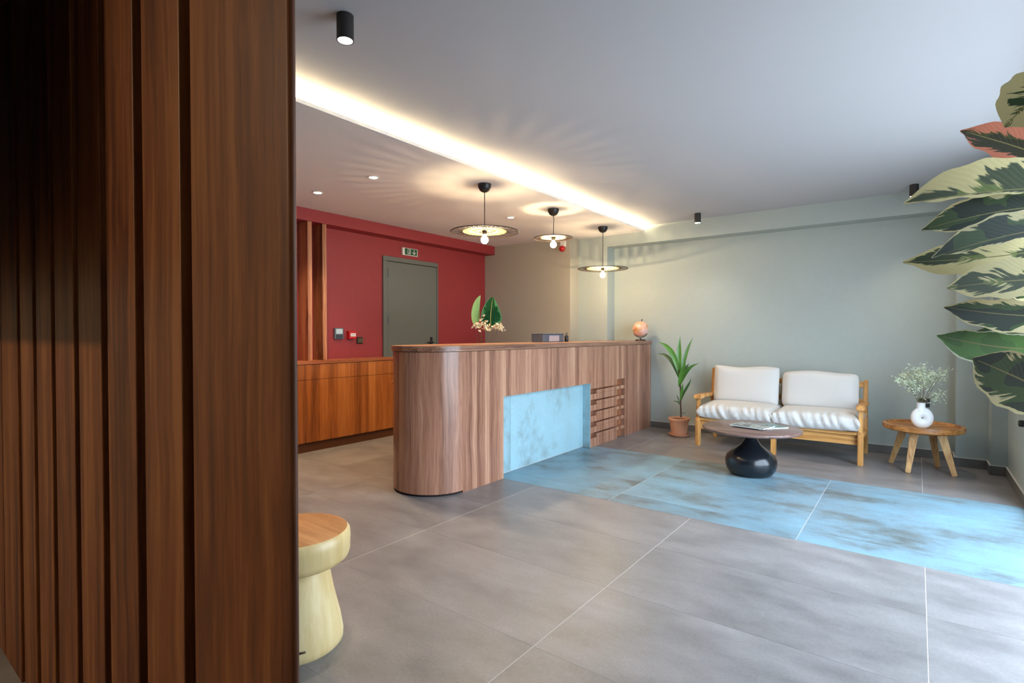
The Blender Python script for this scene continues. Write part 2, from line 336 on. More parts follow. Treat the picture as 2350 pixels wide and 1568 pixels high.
def leaf_mat(name, green, green2, cream, bias=.0, back=None):
    """uv: x along the leaf, y across 0..1; cream margin, feathered green centre, pale midrib"""
    m = bpy.data.materials.new(name); m.use_nodes = True; n = m.node_tree; L = n.links; p = n.nodes['Principled BSDF']
    uv = n.nodes.new('ShaderNodeUVMap'); uv.uv_map = 'UVMap'; s = n.nodes.new('ShaderNodeSeparateXYZ'); L.new(uv.outputs[0], s.inputs[0])
    oi = n.nodes.new('ShaderNodeObjectInfo')
    def mth(op, a, b=None, c=None):
        k = n.nodes.new('ShaderNodeMath'); k.operation = op
        for i, x in enumerate((a, b, c)):
            if x is None: continue
            if isinstance(x, (int, float)): k.inputs[i].default_value = x
            else: L.new(x, k.inputs[i])
        return k.outputs[0]
    d = mth('ABSOLUTE', mth('SUBTRACT', s.outputs[1], .5))       # 0 midrib .. .5 edge
    # feather coordinate: oblique stripes
    cb = n.nodes.new('ShaderNodeCombineXYZ')
    L.new(mth('ADD', mth('MULTIPLY', mth('SUBTRACT', s.outputs[0], mth('MULTIPLY', d, .55)), 26), mth('MULTIPLY', oi.outputs['Random'], 40)), cb.inputs[0]); L.new(mth('MULTIPLY', s.outputs[1], 2.2), cb.inputs[1]); L.new(mth('MULTIPLY', oi.outputs['Random'], 9), cb.inputs[2])
    no = n.nodes.new('ShaderNodeTexNoise'); no.inputs['Scale'].default_value = 1; no.inputs['Detail'].default_value = 4; L.new(cb.outputs[0], no.inputs['Vector'])
    cb2 = n.nodes.new('ShaderNodeCombineXYZ'); L.new(mth('ADD', mth('MULTIPLY', s.outputs[0], 3.2), mth('MULTIPLY', oi.outputs['Random'], 17)), cb2.inputs[0]); L.new(mth('MULTIPLY', s.outputs[1], 1.6), cb2.inputs[1])
    nb = n.nodes.new('ShaderNodeTexNoise'); nb.inputs['Scale'].default_value = 1; nb.inputs['Detail'].default_value = 1; L.new(cb2.outputs[0], nb.inputs['Vector'])
    v = mth('ADD', mth('MULTIPLY', d, 1.7), mth('ADD', mth('MULTIPLY', mth('SUBTRACT', no.outputs[0], .5), 1.3), mth('MULTIPLY', mth('SUBTRACT', nb.outputs[0], .5), 1.9)))
    v = mth('ADD', v, bias)
    edge = mth('GREATER_THAN', d, .452)
    r = ramp(n, [(.42, (0, 0, 0, 1)), (.50, (1, 1, 1, 1))]); L.new(v, r.inputs[0])
    f = mth('MAXIMUM', r.outputs[0], edge)
    gm = n.nodes.new('ShaderNodeMix'); gm.data_type = 'RGBA'; gm.inputs[6].default_value = green; gm.inputs[7].default_value = green2
    L.new(mth('GREATER_THAN', nb.outputs[0], .52), gm.inputs[0])
    mx = n.nodes.new('ShaderNodeMix'); mx.data_type = 'RGBA'; mx.inputs[7].default_value = cream
    L.new(gm.outputs[2], mx.inputs[6]); L.new(f, mx.inputs[0])
    rib = n.nodes.new('ShaderNodeMix'); rib.data_type = 'RGBA'; rib.inputs[7].default_value = srgb(150, 140, 80); L.new(mx.outputs[2], rib.inputs[6]); L.new(mth('LESS_THAN', d, .014), rib.inputs[0])
    L.new(rib.outputs[2], p.inputs['Base Color'])
    p.inputs['Roughness'].default_value = .6; p.inputs['Specular IOR Level'].default_value = .03
    wv = n.nodes.new('ShaderNodeMath'); wv.operation = 'SINE'; L.new(mth('MULTIPLY', mth('SUBTRACT', s.outputs[0], mth('MULTIPLY', d, .55)), 120), wv.inputs[0])
    b = n.nodes.new('ShaderNodeBump'); b.inputs['Strength'].default_value = .05; b.inputs['Distance'].default_value = .003; L.new(wv.outputs[0], b.inputs['Height']); L.new(b.outputs[0], p.inputs['Normal'])
    return m
M['fic'] = leaf_mat('variegated leaf', srgb(60, 74, 24), srgb(112, 130, 52), srgb(240, 226, 164), .20)
M['fic_d'] = leaf_mat('variegated dark leaf', srgb(34, 50, 18), srgb(62, 90, 26), srgb(238, 226, 172), -.38)
M['fic_c'] = leaf_mat('variegated cream leaf', srgb(52, 78, 28), srgb(70, 96, 30), srgb(236, 226, 168), .30)
M['fic_p'] = leaf_mat('pink flushed leaf', srgb(54, 52, 18), srgb(74, 76, 24), srgb(222, 132, 104), .02)
M['bigleaf'] = leaf_mat('glossy veined leaf', srgb(16, 50, 28), srgb(20, 58, 32), srgb(60, 108, 72), -.42)

# ------------------------------------------------------------ room shell
YB = 6.5; YF = 6.29; Y2 = 6.06; X0 = -3.225; X1 = -3.65; XR = -5.116; XB = -4.93
ZL = 2.468; ZM = 2.535; XC = -2.715      # low ceiling, main ceiling, cove edge
SY = 0.42                                # slatted screen face
# floor: base slab with grout colour, each tile a part
bm = newbm(); box(bm, -5.3, .75, -2.4, 6.7, -.12, -.0007); floor = struct('floor', bm, M['grout'])
def add_tile(x0, x1, y0, y1, m, gx=.0016, gy=.0008):
    b = newbm(); box(b, x0+gx, x1-gx, y0+gy, y1-gy, -.01, 0)
    for e in (0,): pass
    o = obj('tile', b, m, floor)
    c = Vector(((x0+x1)/2, (y0+y1)/2, 0)); o.data.transform(Matrix.Translation(-c)); o.location = c
    return o
BX0 = 3.442; BY = [3.442, 3.65, 4.86, 5.03]
xs = [-5.3, -4.79, -3.585, -2.375, -1.16, .043, .75]
ys_near = [3.442-.595*k for k in range(0, 10)]
for i in range(len(xs)-1):
    for k in range(len(ys_near)-1): add_tile(xs[i], xs[i+1], ys_near[k+1], ys_near[k], M['tile'])
    for a, b_ in ((5.03, 5.63), (5.63, 6.225), (6.225, 6.7)): add_tile(xs[i], xs[i+1], a, b_, M['tile'])
for a, b_ in ((-5.3, -4.79), (-4.79, -3.585), (-3.585, -2.805)):
    for y0, y1 in ((3.442, 4.037), (4.037, 4.632), (4.632, 5.03)): add_tile(a, b_, y0, y1, M['tile'])
bx = [-2.805, -1.755, -.55, .655]
for i in range(3):
    for y0, y1 in zip(BY, BY[1:]):
        add_tile(bx[i], bx[i+1], y0, y1, M['tile_blue'], .0016, .0008)
# ceiling
bm = newbm(); box(bm, XC-.30, .75, .3, 6.7, ZM, ZM+.2); struct('ceiling', bm, M['ceil'])
bm = newbm(); box(bm, -5.3, XC, .3, 6.7, ZL, ZL+.012)
low = struct('ceiling_low', bm, M['ceil_low_lit']); low.name = 'ceiling_2'
bm = newbm(); box(bm, XC-.012, XC, .5, YF+.02, ZL+.012, ZL+.022); struct('trim_1', bm, M['white'])
bm = newbm(); box(bm, -5.3, XC-.30, .3, 6.7, ZL+.012, ZM+.2); struct('trim_2', bm, M['ceil'])
# walls
bm = newbm(); box(bm, XR-.2, XR, .3, 6.7, 0, ZL); struct('wall_left', bm, M['red'])
bm = newbm(); box(bm, XR, XB, .5, Y2, 2.343, ZL); struct('trim_3', bm, M['red'])
bm = newbm(); box(bm, X0, .75, YB, YB+.2, 0, ZM); struct('wall_back', bm, M['sage'])
bm = newbm(); box(bm, X1, X0, YF, YB+.2, 0, ZM); struct('wall_back_pier', bm, M['sage']).name = 'wall_back_2'
bm = newbm(); box(bm, XR-.2, X1, Y2, YB+.2, 0, ZM); struct('wall_back_bay', bm, M['sage_dark']).name = 'wall_back_3'
bm = newbm(); box(bm, X0, .75, YF, YB, 2.325, ZM); struct('trim_4', bm, M['sage'])
YP = 6.25; XP = tt(2196)*YP; XQ = .507; YQ = 6.04
bm = newbm(); box(bm, XP, .75, YP, YB+.05, 0, ZM); struct('wall_back_4', bm, M['sage'])
bm = newbm(); box(bm, XQ, .75, YQ, YP+.02, 0, ZM); struct('wall_back_5', bm, M['sage'])
# right wall with glazed opening
bm = newbm()
box(bm, XW, XW+.2, WY1, YQ+.05, 0, ZM); box(bm, XW, XW+.2, -2.4, WY0, 0, ZM)
box(bm, XW, XW+.2, WY0, WY1, 0, WZ0); box(bm, XW, XW+.2, WY0, WY1, WZ1, ZM)
struct('wall_right', bm, M['sage'])
bm = newbm()
for z in (WZ0, WZ1-.05): box(bm, XW+.09, XW+.15, WY0, WY1, z, z+.05, .004)
for k in range(5):
    y = WY0+(WY1-WY0-.05)*k/4; box(bm, XW+.09, XW+.15, y, y+.05, WZ0, WZ1, .004)
win = struct('window_1', bm, M['black'])
for k in range(4):
    y = WY0+(WY1-WY0-.05)*k/4+.05
    b = newbm(); box(b, XW+.118, XW+.122, y, y+(WY1-WY0-.05)/4-.05, WZ0+.05, WZ1-.05); obj('pane', b, M['glass'], win)
# entrance bay behind the camera
bm = newbm(); box(bm, -3.2, .81, -2.6, -2.4, 0, ZM); struct('wall_front', bm, M['sage'])
bm = newbm(); box(bm, -3.4, -3.2, -2.6, .5, 0, ZM); struct('wall_entrance', bm, M['sage'])
bm = newbm(); box(bm, -5.3, -3.2, .3, .5, 0, ZL); struct('wall_entrance_2', bm, M['sage'])
bm = newbm(); box(bm, -3.4, .81, -2.6, .3, ZM, ZM+.2); struct('ceiling_3', bm, M['ceil'])
bm = newbm(); box(bm, -3.19, -1.565, .10, .16, 1.38, ZM); struct('added_shadow_board', bm, M['screen_wood'])  # added unseen board, shades the upper left of the slatted screen
# skirting
def skirt(name, pts):
    bm = newbm()
    for (x0, x1, y0, y1) in pts: box(bm, x0, x1, y0, y1, 0, .078, .002)
    g = struct(name, bm, M['skirt'])
    bm = newbm()
    for (x0, x1, y0, y1) in pts: box(bm, x0, x1, y0, y1, .078, .0815)
    obj('grout_line', bm, M['grout'], g)
skirt('baseboard_back', [(-2.71, XP, YB-.012, YB), (XP, XQ, YP-.012, YP), (XQ, XW-.012, YQ-.012, YQ), (XP-.012, XP, YP-.012, YB-.012), (XQ-.012, XQ, YQ-.012, YP-.012)])
skirt('baseboard_right', [(XW-.012, XW, WY1, YQ)])

# ------------------------------------------------------------ door in the red wall
DY0, DY1, DZ = 4.151, 5.068, 2.133
bm = newbm(); box(bm, XR, XR+.02, DY0, DY0+.065, 0, DZ-.0555, .002); box(bm, XR, XR+.02, DY1-.02, DY1, 0, DZ-.0555, .002); box(bm, XR, XR+.02, DY0, DY1, DZ-.055, DZ, .003)
door = struct('door_1', bm, M['door'])
b = newbm(); box(b, XR, XR+.004, DY0+.065, DY0+.071, 0, DZ-.055); box(b, XR, XR+.004, DY0+.06, DY1-.02, DZ-.06, DZ-.055); obj('door_gap', b, M['dark'], door)
b = newbm(); box(b, XR, XR+.012, DY0+.072, DY1-.021, .005, DZ-.061, .003); leaf = obj('door_leaf', b, M['door'], door)
for z in (1.93, 1.36, .3):
    b = newbm(); tube(b, [(XR+.016, DY0+.068, z-.05), (XR+.016, DY0+.068, z+.05)], .008); obj('hinge', b, M['black'], door, True)
b = newbm(); box(b, XR+.012, XR+.02, 4.925, 4.965, .98, 1.15, .003); tube(b, [(XR+.02, 4.945, 1.08), (XR+.06, 4.945, 1.08), (XR+.062, 4.93, 1.08), (XR+.062, 4.84, 1.08)], .009); tube(b, [(XR+.02, 4.945, 1.125), (XR+.032, 4.945, 1.125)], .012)
obj('door_handle', b, M['black'], door, True)

# ------------------------------------------------------------ slatted screen at the left
t_edges = [(0, 16), (16, 39), (46, 74), (83, 116), (126, 168), (180, 231), (246, 310), (330, 416)]
scr = thing('slatted_screen', 'tall dark walnut slatted screen filling the left of the view, beside the pale stool', 'screen', (-1.8, SY, 0))
def sxx(u): return tt(u)*SY
pitch = .53*SY; slats = []
for a, b_ in t_edges[2:]: slats.append((sxx(a), sxx(b_)))
slats.append((sxx(3), sxx(38)))
x = sxx(3)-pitch+.035
for k in range(1): slats.append((x-.0, x+pitch-.047-.035+.035)); x -= pitch
for a, c in sorted(slats, key=lambda q: -q[0]):
    b = newbm(); box(b, a, c, SY, SY+.07, 0, 2.34, .0025, 2); obj('slat', b, M['screen_wood'], scr)
# wide rounded end board
xa = sxx(442); tan_t = tt(682)
rr_ = .007; dn = math.sqrt(1+tan_t**2)
cy_ = SY+rr_; cx_ = tan_t*cy_ - rr_*dn      # circle tangent to the sight line
pts = [(xa, SY+.09), (xa, SY)]
for k in range(13):
    a = -PI/2+PI*k/12; pts.append((cx_+rr_*math.cos(a), cy_+rr_*math.sin(a)))
b = newbm(); poly_prism(b, pts, 0, 2.34); obj('end_board', b, M['screen_wood'], scr, True, angle=30)
b = newbm(); box(b, -3.0, xa+.06, SY+.071, SY+.085, 0, 2.34); obj('light_block_panel', b, M['dark'], scr, label='added dark sheet blocking room light behind the gaps')  # added to keep main room light out of the slat gaps
b = newbm(); box(b, -3.19, cx_+rr_, SY-.02, SY+.11, 2.34, ZM, .003); obj('header', b, M['screen_wood'], scr)

# ------------------------------------------------------------ reception counter
CXF = -2.71; CR = .31; CCY = 2.95; CZ = 1.065; CT = 1.105; YE = YB-.002
ctr = thing('reception_counter', 'long walnut reception counter with rounded end and blue tiled recess', 'counter', (CXF-CR, 4.6, 0))
def uarc(x, y0, r, n=28, extra=0):
    return [(x+r*math.cos(-k*PI/n), y0+r*math.sin(-k*PI/n)) for k in range(n+1)]
ccx = CXF-CR
def shell_arc(z0, z1, r, th, n=36):
    out = uarc(ccx, CCY, r, n); inn = uarc(ccx, CCY, r-th, n)[::-1]
    bm = newbm(); poly_prism(bm, out+inn, z0, z1); return bm
obj('curved_panel', shell_arc(.018, CZ-.004, CR, .02), M['counter_wood'], ctr, True, angle=30)
obj('plinth', shell_arc(0, .018, CR-.012, .02), M['dark'], ctr, True, angle=30)
g = .0015
RY0, RY1, RZ = 3.446, 4.913, .676; SY1 = 5.735
b = newbm(); box(b, CXF-.02, CXF, CCY+g, RY0, 0, RZ); box(b, CXF-.02, CXF, CCY+g, 5.80-g, RZ, CZ-.004); box(b, CXF-.02, CXF, SY1, 5.80-g, 0, RZ)
# returns of the recess
obj('front_panel', b, M['counter_wood'], ctr)
b = newbm(); box(b, CXF-.02, CXF, 5.80+g, YE, 0, CZ-.004); obj('front_panel', b, M['counter_wood'], ctr)
b = newbm(); box(b, CXF-.11, CXF-.02, RY0-.02, RY0, 0, RZ); box(b, CXF-.11, CXF-.02, RY0-.02, SY1+.02, RZ, RZ+.02); box(b, CXF-.11, CXF-.02, SY1, SY1+.02, 0, RZ)
obj('recess_lining', b, M['counter_wood'], ctr)
b = newbm(); box(b, CXF-.63, CXF-.60, CCY, YF-.003, 0, CZ); box(b, CXF-.50, CXF-.13, CCY, YE, CZ-.03, CZ-.005); obj('carcass', b, M['counter_wood'], ctr)
XT = CXF-.093
for y0, y1 in ((3.45, 3.66), (3.66, 4.862), (4.862, 4.935)):
    b = newbm(); box(b, XT-.01, XT, y0+.0016, y1-.0016, .004, RZ+.0, .0008); obj('blue_tile', b, M['tile_up'], ctr, label='upright patina blue tile')
b = newbm(); box(b, XT-.02, XT-.003, 3.45, 5.0, 0, RZ); obj('tile_backing', b, M['grout'], ctr)
b = newbm(); box(b, XT, CXF-.003, RY1, RY1+.003, .003, RZ); obj('blue_tile', b, M['tile_up'], ctr, label='narrow blue tile return')
b = newbm(); box(b, CXF-.003, CXF-.001, RY1-.001, RY1+.003, 0, RZ); obj('tile_edge', b, M['grout'], ctr, label='thin pale edge trim')
b = newbm(); box(b, CXF-.075, CXF-.06, RY1+.003, SY1, 0, RZ); obj('slat_backing', b, M['fin_wood'], ctr, label='darker wooden backing')
ya, yb2 = hit(1416, 950, 0, CXF).y, hit(1369.5, 950, 0, CXF).y
P_ = .1165
for k in range(6):
    zt = RZ-P_*k; zb = zt-.062 if k < 5 else 0.0
    b = newbm(); box(b, CXF-.058, CXF-.001, RY1+.004, ya, zb, zt, .001); obj('slat', b, M['counter_wood'], ctr)
    if k < 5:
        z0 = RZ-P_*(k+1); b = newbm(); box(b, CXF-.058, CXF-.001, yb2, SY1-.001, z0+.001, z0+.038, .001); obj('slat', b, M['counter_wood'], ctr)
# countertop
OV = .014
pts = [(ccx+(CR+OV)*math.cos(-k*PI/32), CCY+(CR+OV)*math.sin(-k*PI/32)) for k in range(33)]
pts = [(CXF+OV, YE)]+pts+[(CXF-2*CR-OV, YF-.002), (X0+.002, YF-.002), (X0+.002, YE)]
b = newbm(); poly_prism(b, pts, CZ, CT, .0015); obj('countertop', b, M['counter_top'], ctr, True, angle=30)
# staff desk behind it
desk = thing('staff_desk', 'low walnut desk hidden behind the tall reception counter', 'desk', (-3.6, 4.7, 0))
b = newbm(); box(b, -3.95, -3.35, 3.3, 5.9, .72, .75, .002); obj('desktop', b, M['cab_top'], desk)
for y in (3.32, 4.6, 5.86): b = newbm(); box(b, -3.93, -3.37, y, y+.025, 0, .72); obj('side_panel', b, M['cab_wood'], desk)

# ------------------------------------------------------------ back cabinet run under the red wall
BXF = -4.86; BY1 = 5.9
cab = thing('back_cabinet', 'low orange-brown walnut cabinet run along the red wall', 'cabinet', (-5, 3.2, 0))
b = newbm(); box(b, XR+.022, BXF-.02, .6, 4.13, .09, .885); box(b, XR+.03, BXF-.03, .6, 4.13, 0, .09); obj('body', b, M['cab_wood'], cab)
b = newbm(); box(b, BXF-.03, BXF-.022, .6, 4.13, 0, .088); obj('plinth', b, mat('plinth brown', srgb(86, 46, 22), .5), cab)
b = newbm(); box(b, XR+.021, BXF+.006, .6, 4.14, .888, .92, .0015); obj('worktop', b, M['cab_top'], cab)
y = 4.13; w = .50
while y > .7:
    b = newbm(); box(b, BXF-.02, BXF, y-w+.0015, y-.0015, .10, .728, .0008); obj('door', b, M['cab_wood'], cab)
    b = newbm(); box(b, BXF-.02, BXF, y-w+.0015, y-.0015, .732, .884, .0008); obj('drawer', b, M['cab_wood'], cab)
    y -= w
# wooden fins between cabinet and red beam
for (ua, ub, u2, lab) in ((706, 716, 690, 'narrow vertical walnut fin nearest the slatted screen, above the back cabinet'), (740, 749.5, 724, 'narrow vertical walnut fin beside the wall panel controls, above the back cabinet')):
    ya_, yb_ = hit(ua, 600, 0, XB-.01).y, hit(ub, 600, 0, XB-.01).y
    b = newbm(); box(b, XR+.001, XB-.01, ya_, yb_, .921, 2.342, .0012)
    o = rebase(obj('wooden_fin', b, M['fin_wood']), (-5.02, ya_, .921)); tag(o, lab, 'fin', 'wooden fins above the back cabinet')

# ------------------------------------------------------------ wall devices on the red wall
XD = XR
# text helper: flat letters as mesh
def text(name, s, size, loc, rot, m, parent, ext=.0006):
    cu = bpy.data.curves.new(name, 'FONT'); cu.body = s; cu.size = size; cu.extrude = ext; cu.align_x = 'CENTER'; cu.align_y = 'CENTER'
    to = bpy.data.objects.new(name, cu); C.objects.link(to)
    dg = bpy.context.evaluated_depsgraph_get(); me = bpy.data.meshes.new_from_object(to.evaluated_get(dg))
    bpy.data.objects.remove(to)
    me.transform(Matrix.Translation(Vector(loc)-worldloc(parent)) @ rot)
    o = bpy.data.objects.new(name, me); C.objects.link(o); me.materials.append(m); o.parent = parent; return o
ROTX = Matrix(((0, 0, 1, 0), (1, 0, 0, 0), (0, 1, 0, 0), (0, 0, 0, 1)))   # letters facing +X, reading along +Y
s = thing('exit_sign', 'green and white emergency exit sign above the grey door', 'sign', (XD, 4.57, 2.22))
b = newbm(); box(b, XD, XD+.03, 4.447, 4.697, 2.175, 2.267, .003); obj('housing', b, M['plastic_w'], s)
b = newbm(); box(b, XD+.03, XD+.032, 4.48, 4.682, 2.183, 2.26); obj('sign_face', b, M['sign_g'], s)
# running figure and doorway plus down arrow, as flat shapes
b = newbm(); box(b, XD+.032, XD+.0335, 4.525, 4.575, 2.192, 2.198); box(b, XD+.032, XD+.0335, 4.525, 4.531, 2.192, 2.252); box(b, XD+.032, XD+.0335, 4.569, 4.575, 2.192, 2.252); box(b, XD+.032, XD+.0335, 4.525, 4.575, 2.246, 2.252)
bar(b, (XD+.0328, 4.55, 2.205), (XD+.0328, 4.557, 2.232), .008, .002, Vector((1, 0, 0)), 0); ellipsoid(b, (XD+.033, 4.56, 2.239), (.001, .005, .005), 8, 6)
bar(b, (XD+.0328, 4.552, 2.218), (XD+.0328, 4.54, 2.203), .005, .002, Vector((1, 0, 0)), 0); bar(b, (XD+.0328, 4.552, 2.212), (XD+.0328, 4.566, 2.203), .005, .002, Vector((1, 0, 0)), 0)
obj('running_figure', b, M['plastic_w'], s)
b = newbm(); box(b, XD+.032, XD+.0335, 4.627, 4.637, 2.205, 2.25)
bar(b, (XD+.0328, 4.606, 2.222), (XD+.0328, 4.634, 2.194), .009, .002, Vector((1, 0, 0)), 0); bar(b, (XD+.0328, 4.658, 2.222), (XD+.0328, 4.630, 2.194), .009, .002, Vector((1, 0, 0)), 0)
obj('arrow', b, M['plastic_w'], s)
s = thing('alarm_keypad', 'dark grey wall keypad with pale display on the red wall', 'keypad', (XD, 3.53, 1.195))
b = newbm(); box(b, XD, XD+.028, 3.475, 3.588, 1.135, 1.258, .005, 2); obj('housing', b, M['plastic_g'], s)
b = newbm(); box(b, XD+.028, XD+.030, 3.49, 3.574, 1.193, 1.248, .001); obj('display', b, M['screen_l'], s)
b = newbm()
for i in range(3):
    for j in range(4): box(b, XD+.028, XD+.031, 3.492+.021*j, 3.507+.021*j, 1.145+.014*i, 1.154+.014*i)
obj('keys', b, M['black'], s, kind='stuff')
s = thing('fire_call_point', 'small red fire call point with white label on the red wall', 'alarm', (XD, 3.685, 1.18))
b = newbm(); box(b, XD, XD+.055, 3.645, 3.74, 1.136, 1.226, .004, 2); obj('housing', b, M['plastic_r'], s)
b = newbm(); box(b, XD+.055, XD+.057, 3.66, 3.728, 1.163, 1.20, .001); obj('label_plate', b, M['plastic_w'], s)
b = newbm(); tube(b, [(XD+.0575, 3.672, 1.178), (XD+.0575, 3.685, 1.183), (XD+.0575, 3.70, 1.178), (XD+.0575, 3.714, 1.184)], .002, 6); obj('arrow_mark', b, M['black'], s)
s = thing('light_switch', 'small dark brown triple light switch right of the red call point', 'switch', (XD, 3.82, 1.12))
b = newbm(); box(b, XD, XD+.01, 3.778, 3.862, 1.078, 1.156, .003); obj('plate', b, mat('bronze', srgb(70, 62, 50), .3, .6), s)
for k in range(3): b = newbm(); box(b, XD+.01, XD+.016, 3.786+.024*k, 3.806+.024*k, 1.092, 1.142, .002); obj('rocker', b, mat('bronze rocker', srgb(120, 110, 90), .3, .6), s)
# sounder on the green bay wall
s = thing('fire_sounder', 'red and white fire alarm sounder high on the grey-green wall', 'alarm', (-3.75, Y2, 2.33))
b = newbm(); box(b, -3.79, -3.71, Y2-.03, Y2, 2.345, 2.43, .006, 2); obj('housing', b, M['plastic_w'], s)
b = newbm(); ellipsoid(b, (-3.752, Y2-.035, 2.32), (.042, .035, .04)); obj('beacon', b, M['plastic_r'], s, True)
# black socket behind the vase
s = thing('wall_socket', 'small black mottled double socket on the back wall behind the white vase', 'socket', tuple(hit(2121, 925, 1, YB-.005)))
c = hit(2121, 924, 1, YB)
b = newbm(); box(b, c.x-.042, c.x+.042, YB-.01, YB, c.z-.042, c.z+.042, .003); obj('plate', b, M['black'], s)
for dx in (-.02, .02): b = newbm(); lathe(b, [(0, 0), (.014, 0), (.014, .003), (0, .003)], (0, 0, 0), 20); bmesh.ops.rotate(b, verts=b.verts[:], matrix=Matrix.Rotation(PI/2, 3, 'X')); bmesh.ops.translate(b, verts=b.verts[:], vec=(c.x+dx, YB-.01, c.z)); obj('outlet', b, M['plastic_g'], s, True)

# ------------------------------------------------------------ ceiling lights
strip = newbm(); box(strip, XC-.075, XC-.05, .6, YF-.01, ZL+.0125, ZL+.020)
o = rebase(obj('led_strip', strip, M['led']), (XC-.06, 3.4, ZL+.0125)); tag(o, 'warm glowing light strip in the long ceiling cove', 'light strip')
def pendant(ucan, vcan, Rr, zd, zb, lab, cord_bend=0, seed=1):
    c = hit(ucan, vcan, 2, ZL)
    t = thing('pendant_lamp', lab, 'lamp', (c.x, c.y, ZL), 'pendant lamps over the counter')
    t.location = (c.x, c.y, ZL)
    b = newbm(); lathe(b, [(0, -.068), (.018, -.068), (.040, -.055), (.054, -.03), (.058, -.008), (.058, 0), (0, 0)], (0, 0, 0), 28); obj('canopy', b, M['black'], t, True, local=True, angle=50)
    z = zd-ZL
    b = newbm(); tube(b, [(0, 0, -.065), (cord_bend, 0, -.12), (cord_bend*.6, 0, z/2), (0, 0, z+.02)], .0035, 8); obj('cord', b, M['blackcord'], t, True, local=True)
    # shade
    b = newbm(); n = 48
    tube_pts = [(Rr*math.cos(2*PI*k/n), Rr*math.sin(2*PI*k/n), z) for k in range(n+1)]
    tube(b, tube_pts, .0042, 6, False)
    ri = Rr*.64
    obj('outer_ring', b, M['wire'], t, True, local=True)
    b = newbm()
    N = 84; rnd = random.Random(seed)
    for k in range(N):
        a = 2*PI*(k+.3*rnd.random())/N; a2 = a+.05*(1 if k % 2 else -1)
        tube(b, [(ri*math.cos(a), ri*math.sin(a), z+.004), (Rr*math.cos(a2), Rr*math.sin(a2), z)], .0014, 4, False)
    obj('woven_threads', b, M['wire'], t, local=True, kind='stuff')
    b = newbm(); N = 36
    for k in range(N):
        a = 2*PI*k/N; da = 2*PI/N*.30
        v0 = [b.verts.new((r*math.cos(a+s_*da), r*math.sin(a+s_*da), z+zz)) for r, s_, zz in ((Rr*.33, -1, .008), (Rr*.33, 1, .008), (ri, 1, .004), (ri, -1, .004))]
        b.faces.new(v0)
    obj('straw_band', b, M['straw'], t, local=True, kind='stuff')
    b = newbm()
    for rr2 in (Rr*.33, ri): tube(b, [(rr2*math.cos(2*PI*k/40), rr2*math.sin(2*PI*k/40), z+.006) for k in range(41)], .0028, 6, False)
    obj('inner_rings', b, M['straw'], t, True, local=True)
    b = newbm()
    for k in range(12): a = 2*PI*k/12; tube(b, [(.015*math.cos(a), .015*math.sin(a), z+.012), (Rr*.33*math.cos(a), Rr*.33*math.sin(a), z+.007)], .0012, 4, False)
    obj('spokes', b, M['straw'], t, local=True)
    b = newbm(); lathe(b, [(0, .035), (.014, .035), (.02, .02), (.02, -.02), (0, -.02)], (0, 0, z), 20); obj('socket', b, M['black'], t, True, local=True)
    b = newbm(); zb_ = zb-ZL; lathe(b, [(0, -.034), (.016, -.030), (.029, -.016), (.033, 0), (.029, .017), (.016, .032), (.013, .045), (0, .045)], (0, 0, zb_), 20); obj('bulb', b, M['bulb'], t, True, local=True, label='glowing warm bulb')
    point('pendant_glow', (c.x, c.y, zb+.005), 11, (1, .74, .42), .011).visible_camera = True
    return t
pendant(1112, 423, .29, 2.062, 1.995, 'nearest and biggest-looking flat woven pendant lamp, over the counter by the rounded end', seed=1)
pendant(1270, 480, .197, 2.172, 2.105, 'small flat woven pendant lamp, middle one of the three', .006, seed=2)
pendant(1383.5, 521, .295, 1.968, 1.895, 'lowest hanging flat woven pendant lamp, farthest from the red wall', seed=3)
def downlight(u, v, lab):
    c = hit(u, v, 2, ZL)
    t = thing('recessed_downlight', lab, 'ceiling light', (c.x, c.y, ZL), 'recessed downlights in the low ceiling')
    b = newbm(); lathe(b, [(.034, 0), (.048, 0), (.048, -.004), (.040, -.006), (.034, -.004)], (0, 0, 0), 28, True); obj('trim_ring', b, M['plastic_w'], t, True, local=True)
    b = newbm(); lathe(b, [(0, -.002), (.034, -.002), (.034, -.0005), (0, -.0005)], (0, 0, 0), 24); obj('lens', b, M['lamp_face'], t, local=True)
    spot('downlight_beam', (c.x, c.y, ZL-.012), 62, (1, .73, .42), 115, .8, .03)
downlight(729, 442, 'round recessed downlight nearest the slatted screen, above the red wall')
downlight(857, 407, 'round recessed downlight left of the big pendant lamp')
downlight(1172, 499, 'round recessed downlight between the big and the middle pendant lamp')
def cyl(u, v, lab, power, hgt=.105, rad=.035):
    c = hit(u, v, 2, ZM)
    t = thing('surface_spotlight', lab, 'ceiling light', (c.x, c.y, ZM), 'black cylinder spotlights on the high ceiling')
    b = newbm(); lathe(b, [(0, 0), (rad, 0), (rad, -hgt), (rad-.004, -hgt), (rad-.004, -hgt+.006), (0, -hgt+.006)], (0, 0, 0), 32); obj('housing', b, mat('spot black', srgb(44, 40, 40), .5), t, True, local=True, angle=30)
    b = newbm(); lathe(b, [(0, -hgt+.001), (rad-.005, -hgt+.001), (rad-.005, -hgt+.005), (0, -hgt+.005)], (0, 0, 0), 28); obj('lens', b, M['lamp_face'], t, local=True)
    spot('spotlight_beam', (c.x, c.y, ZM-hgt-.01), power, WARMW, 100, 1.0, .03)
cyl(792, 36, 'black cylinder spotlight nearest the slatted screen, top left of the ceiling', 30)
cyl(1601, 490, 'black cylinder spotlight in the middle, above the green sofa wall and potted palm', 17)
cyl(2098, 424, 'black cylinder spotlight at the right, above the side table and partly behind leaves', 18)

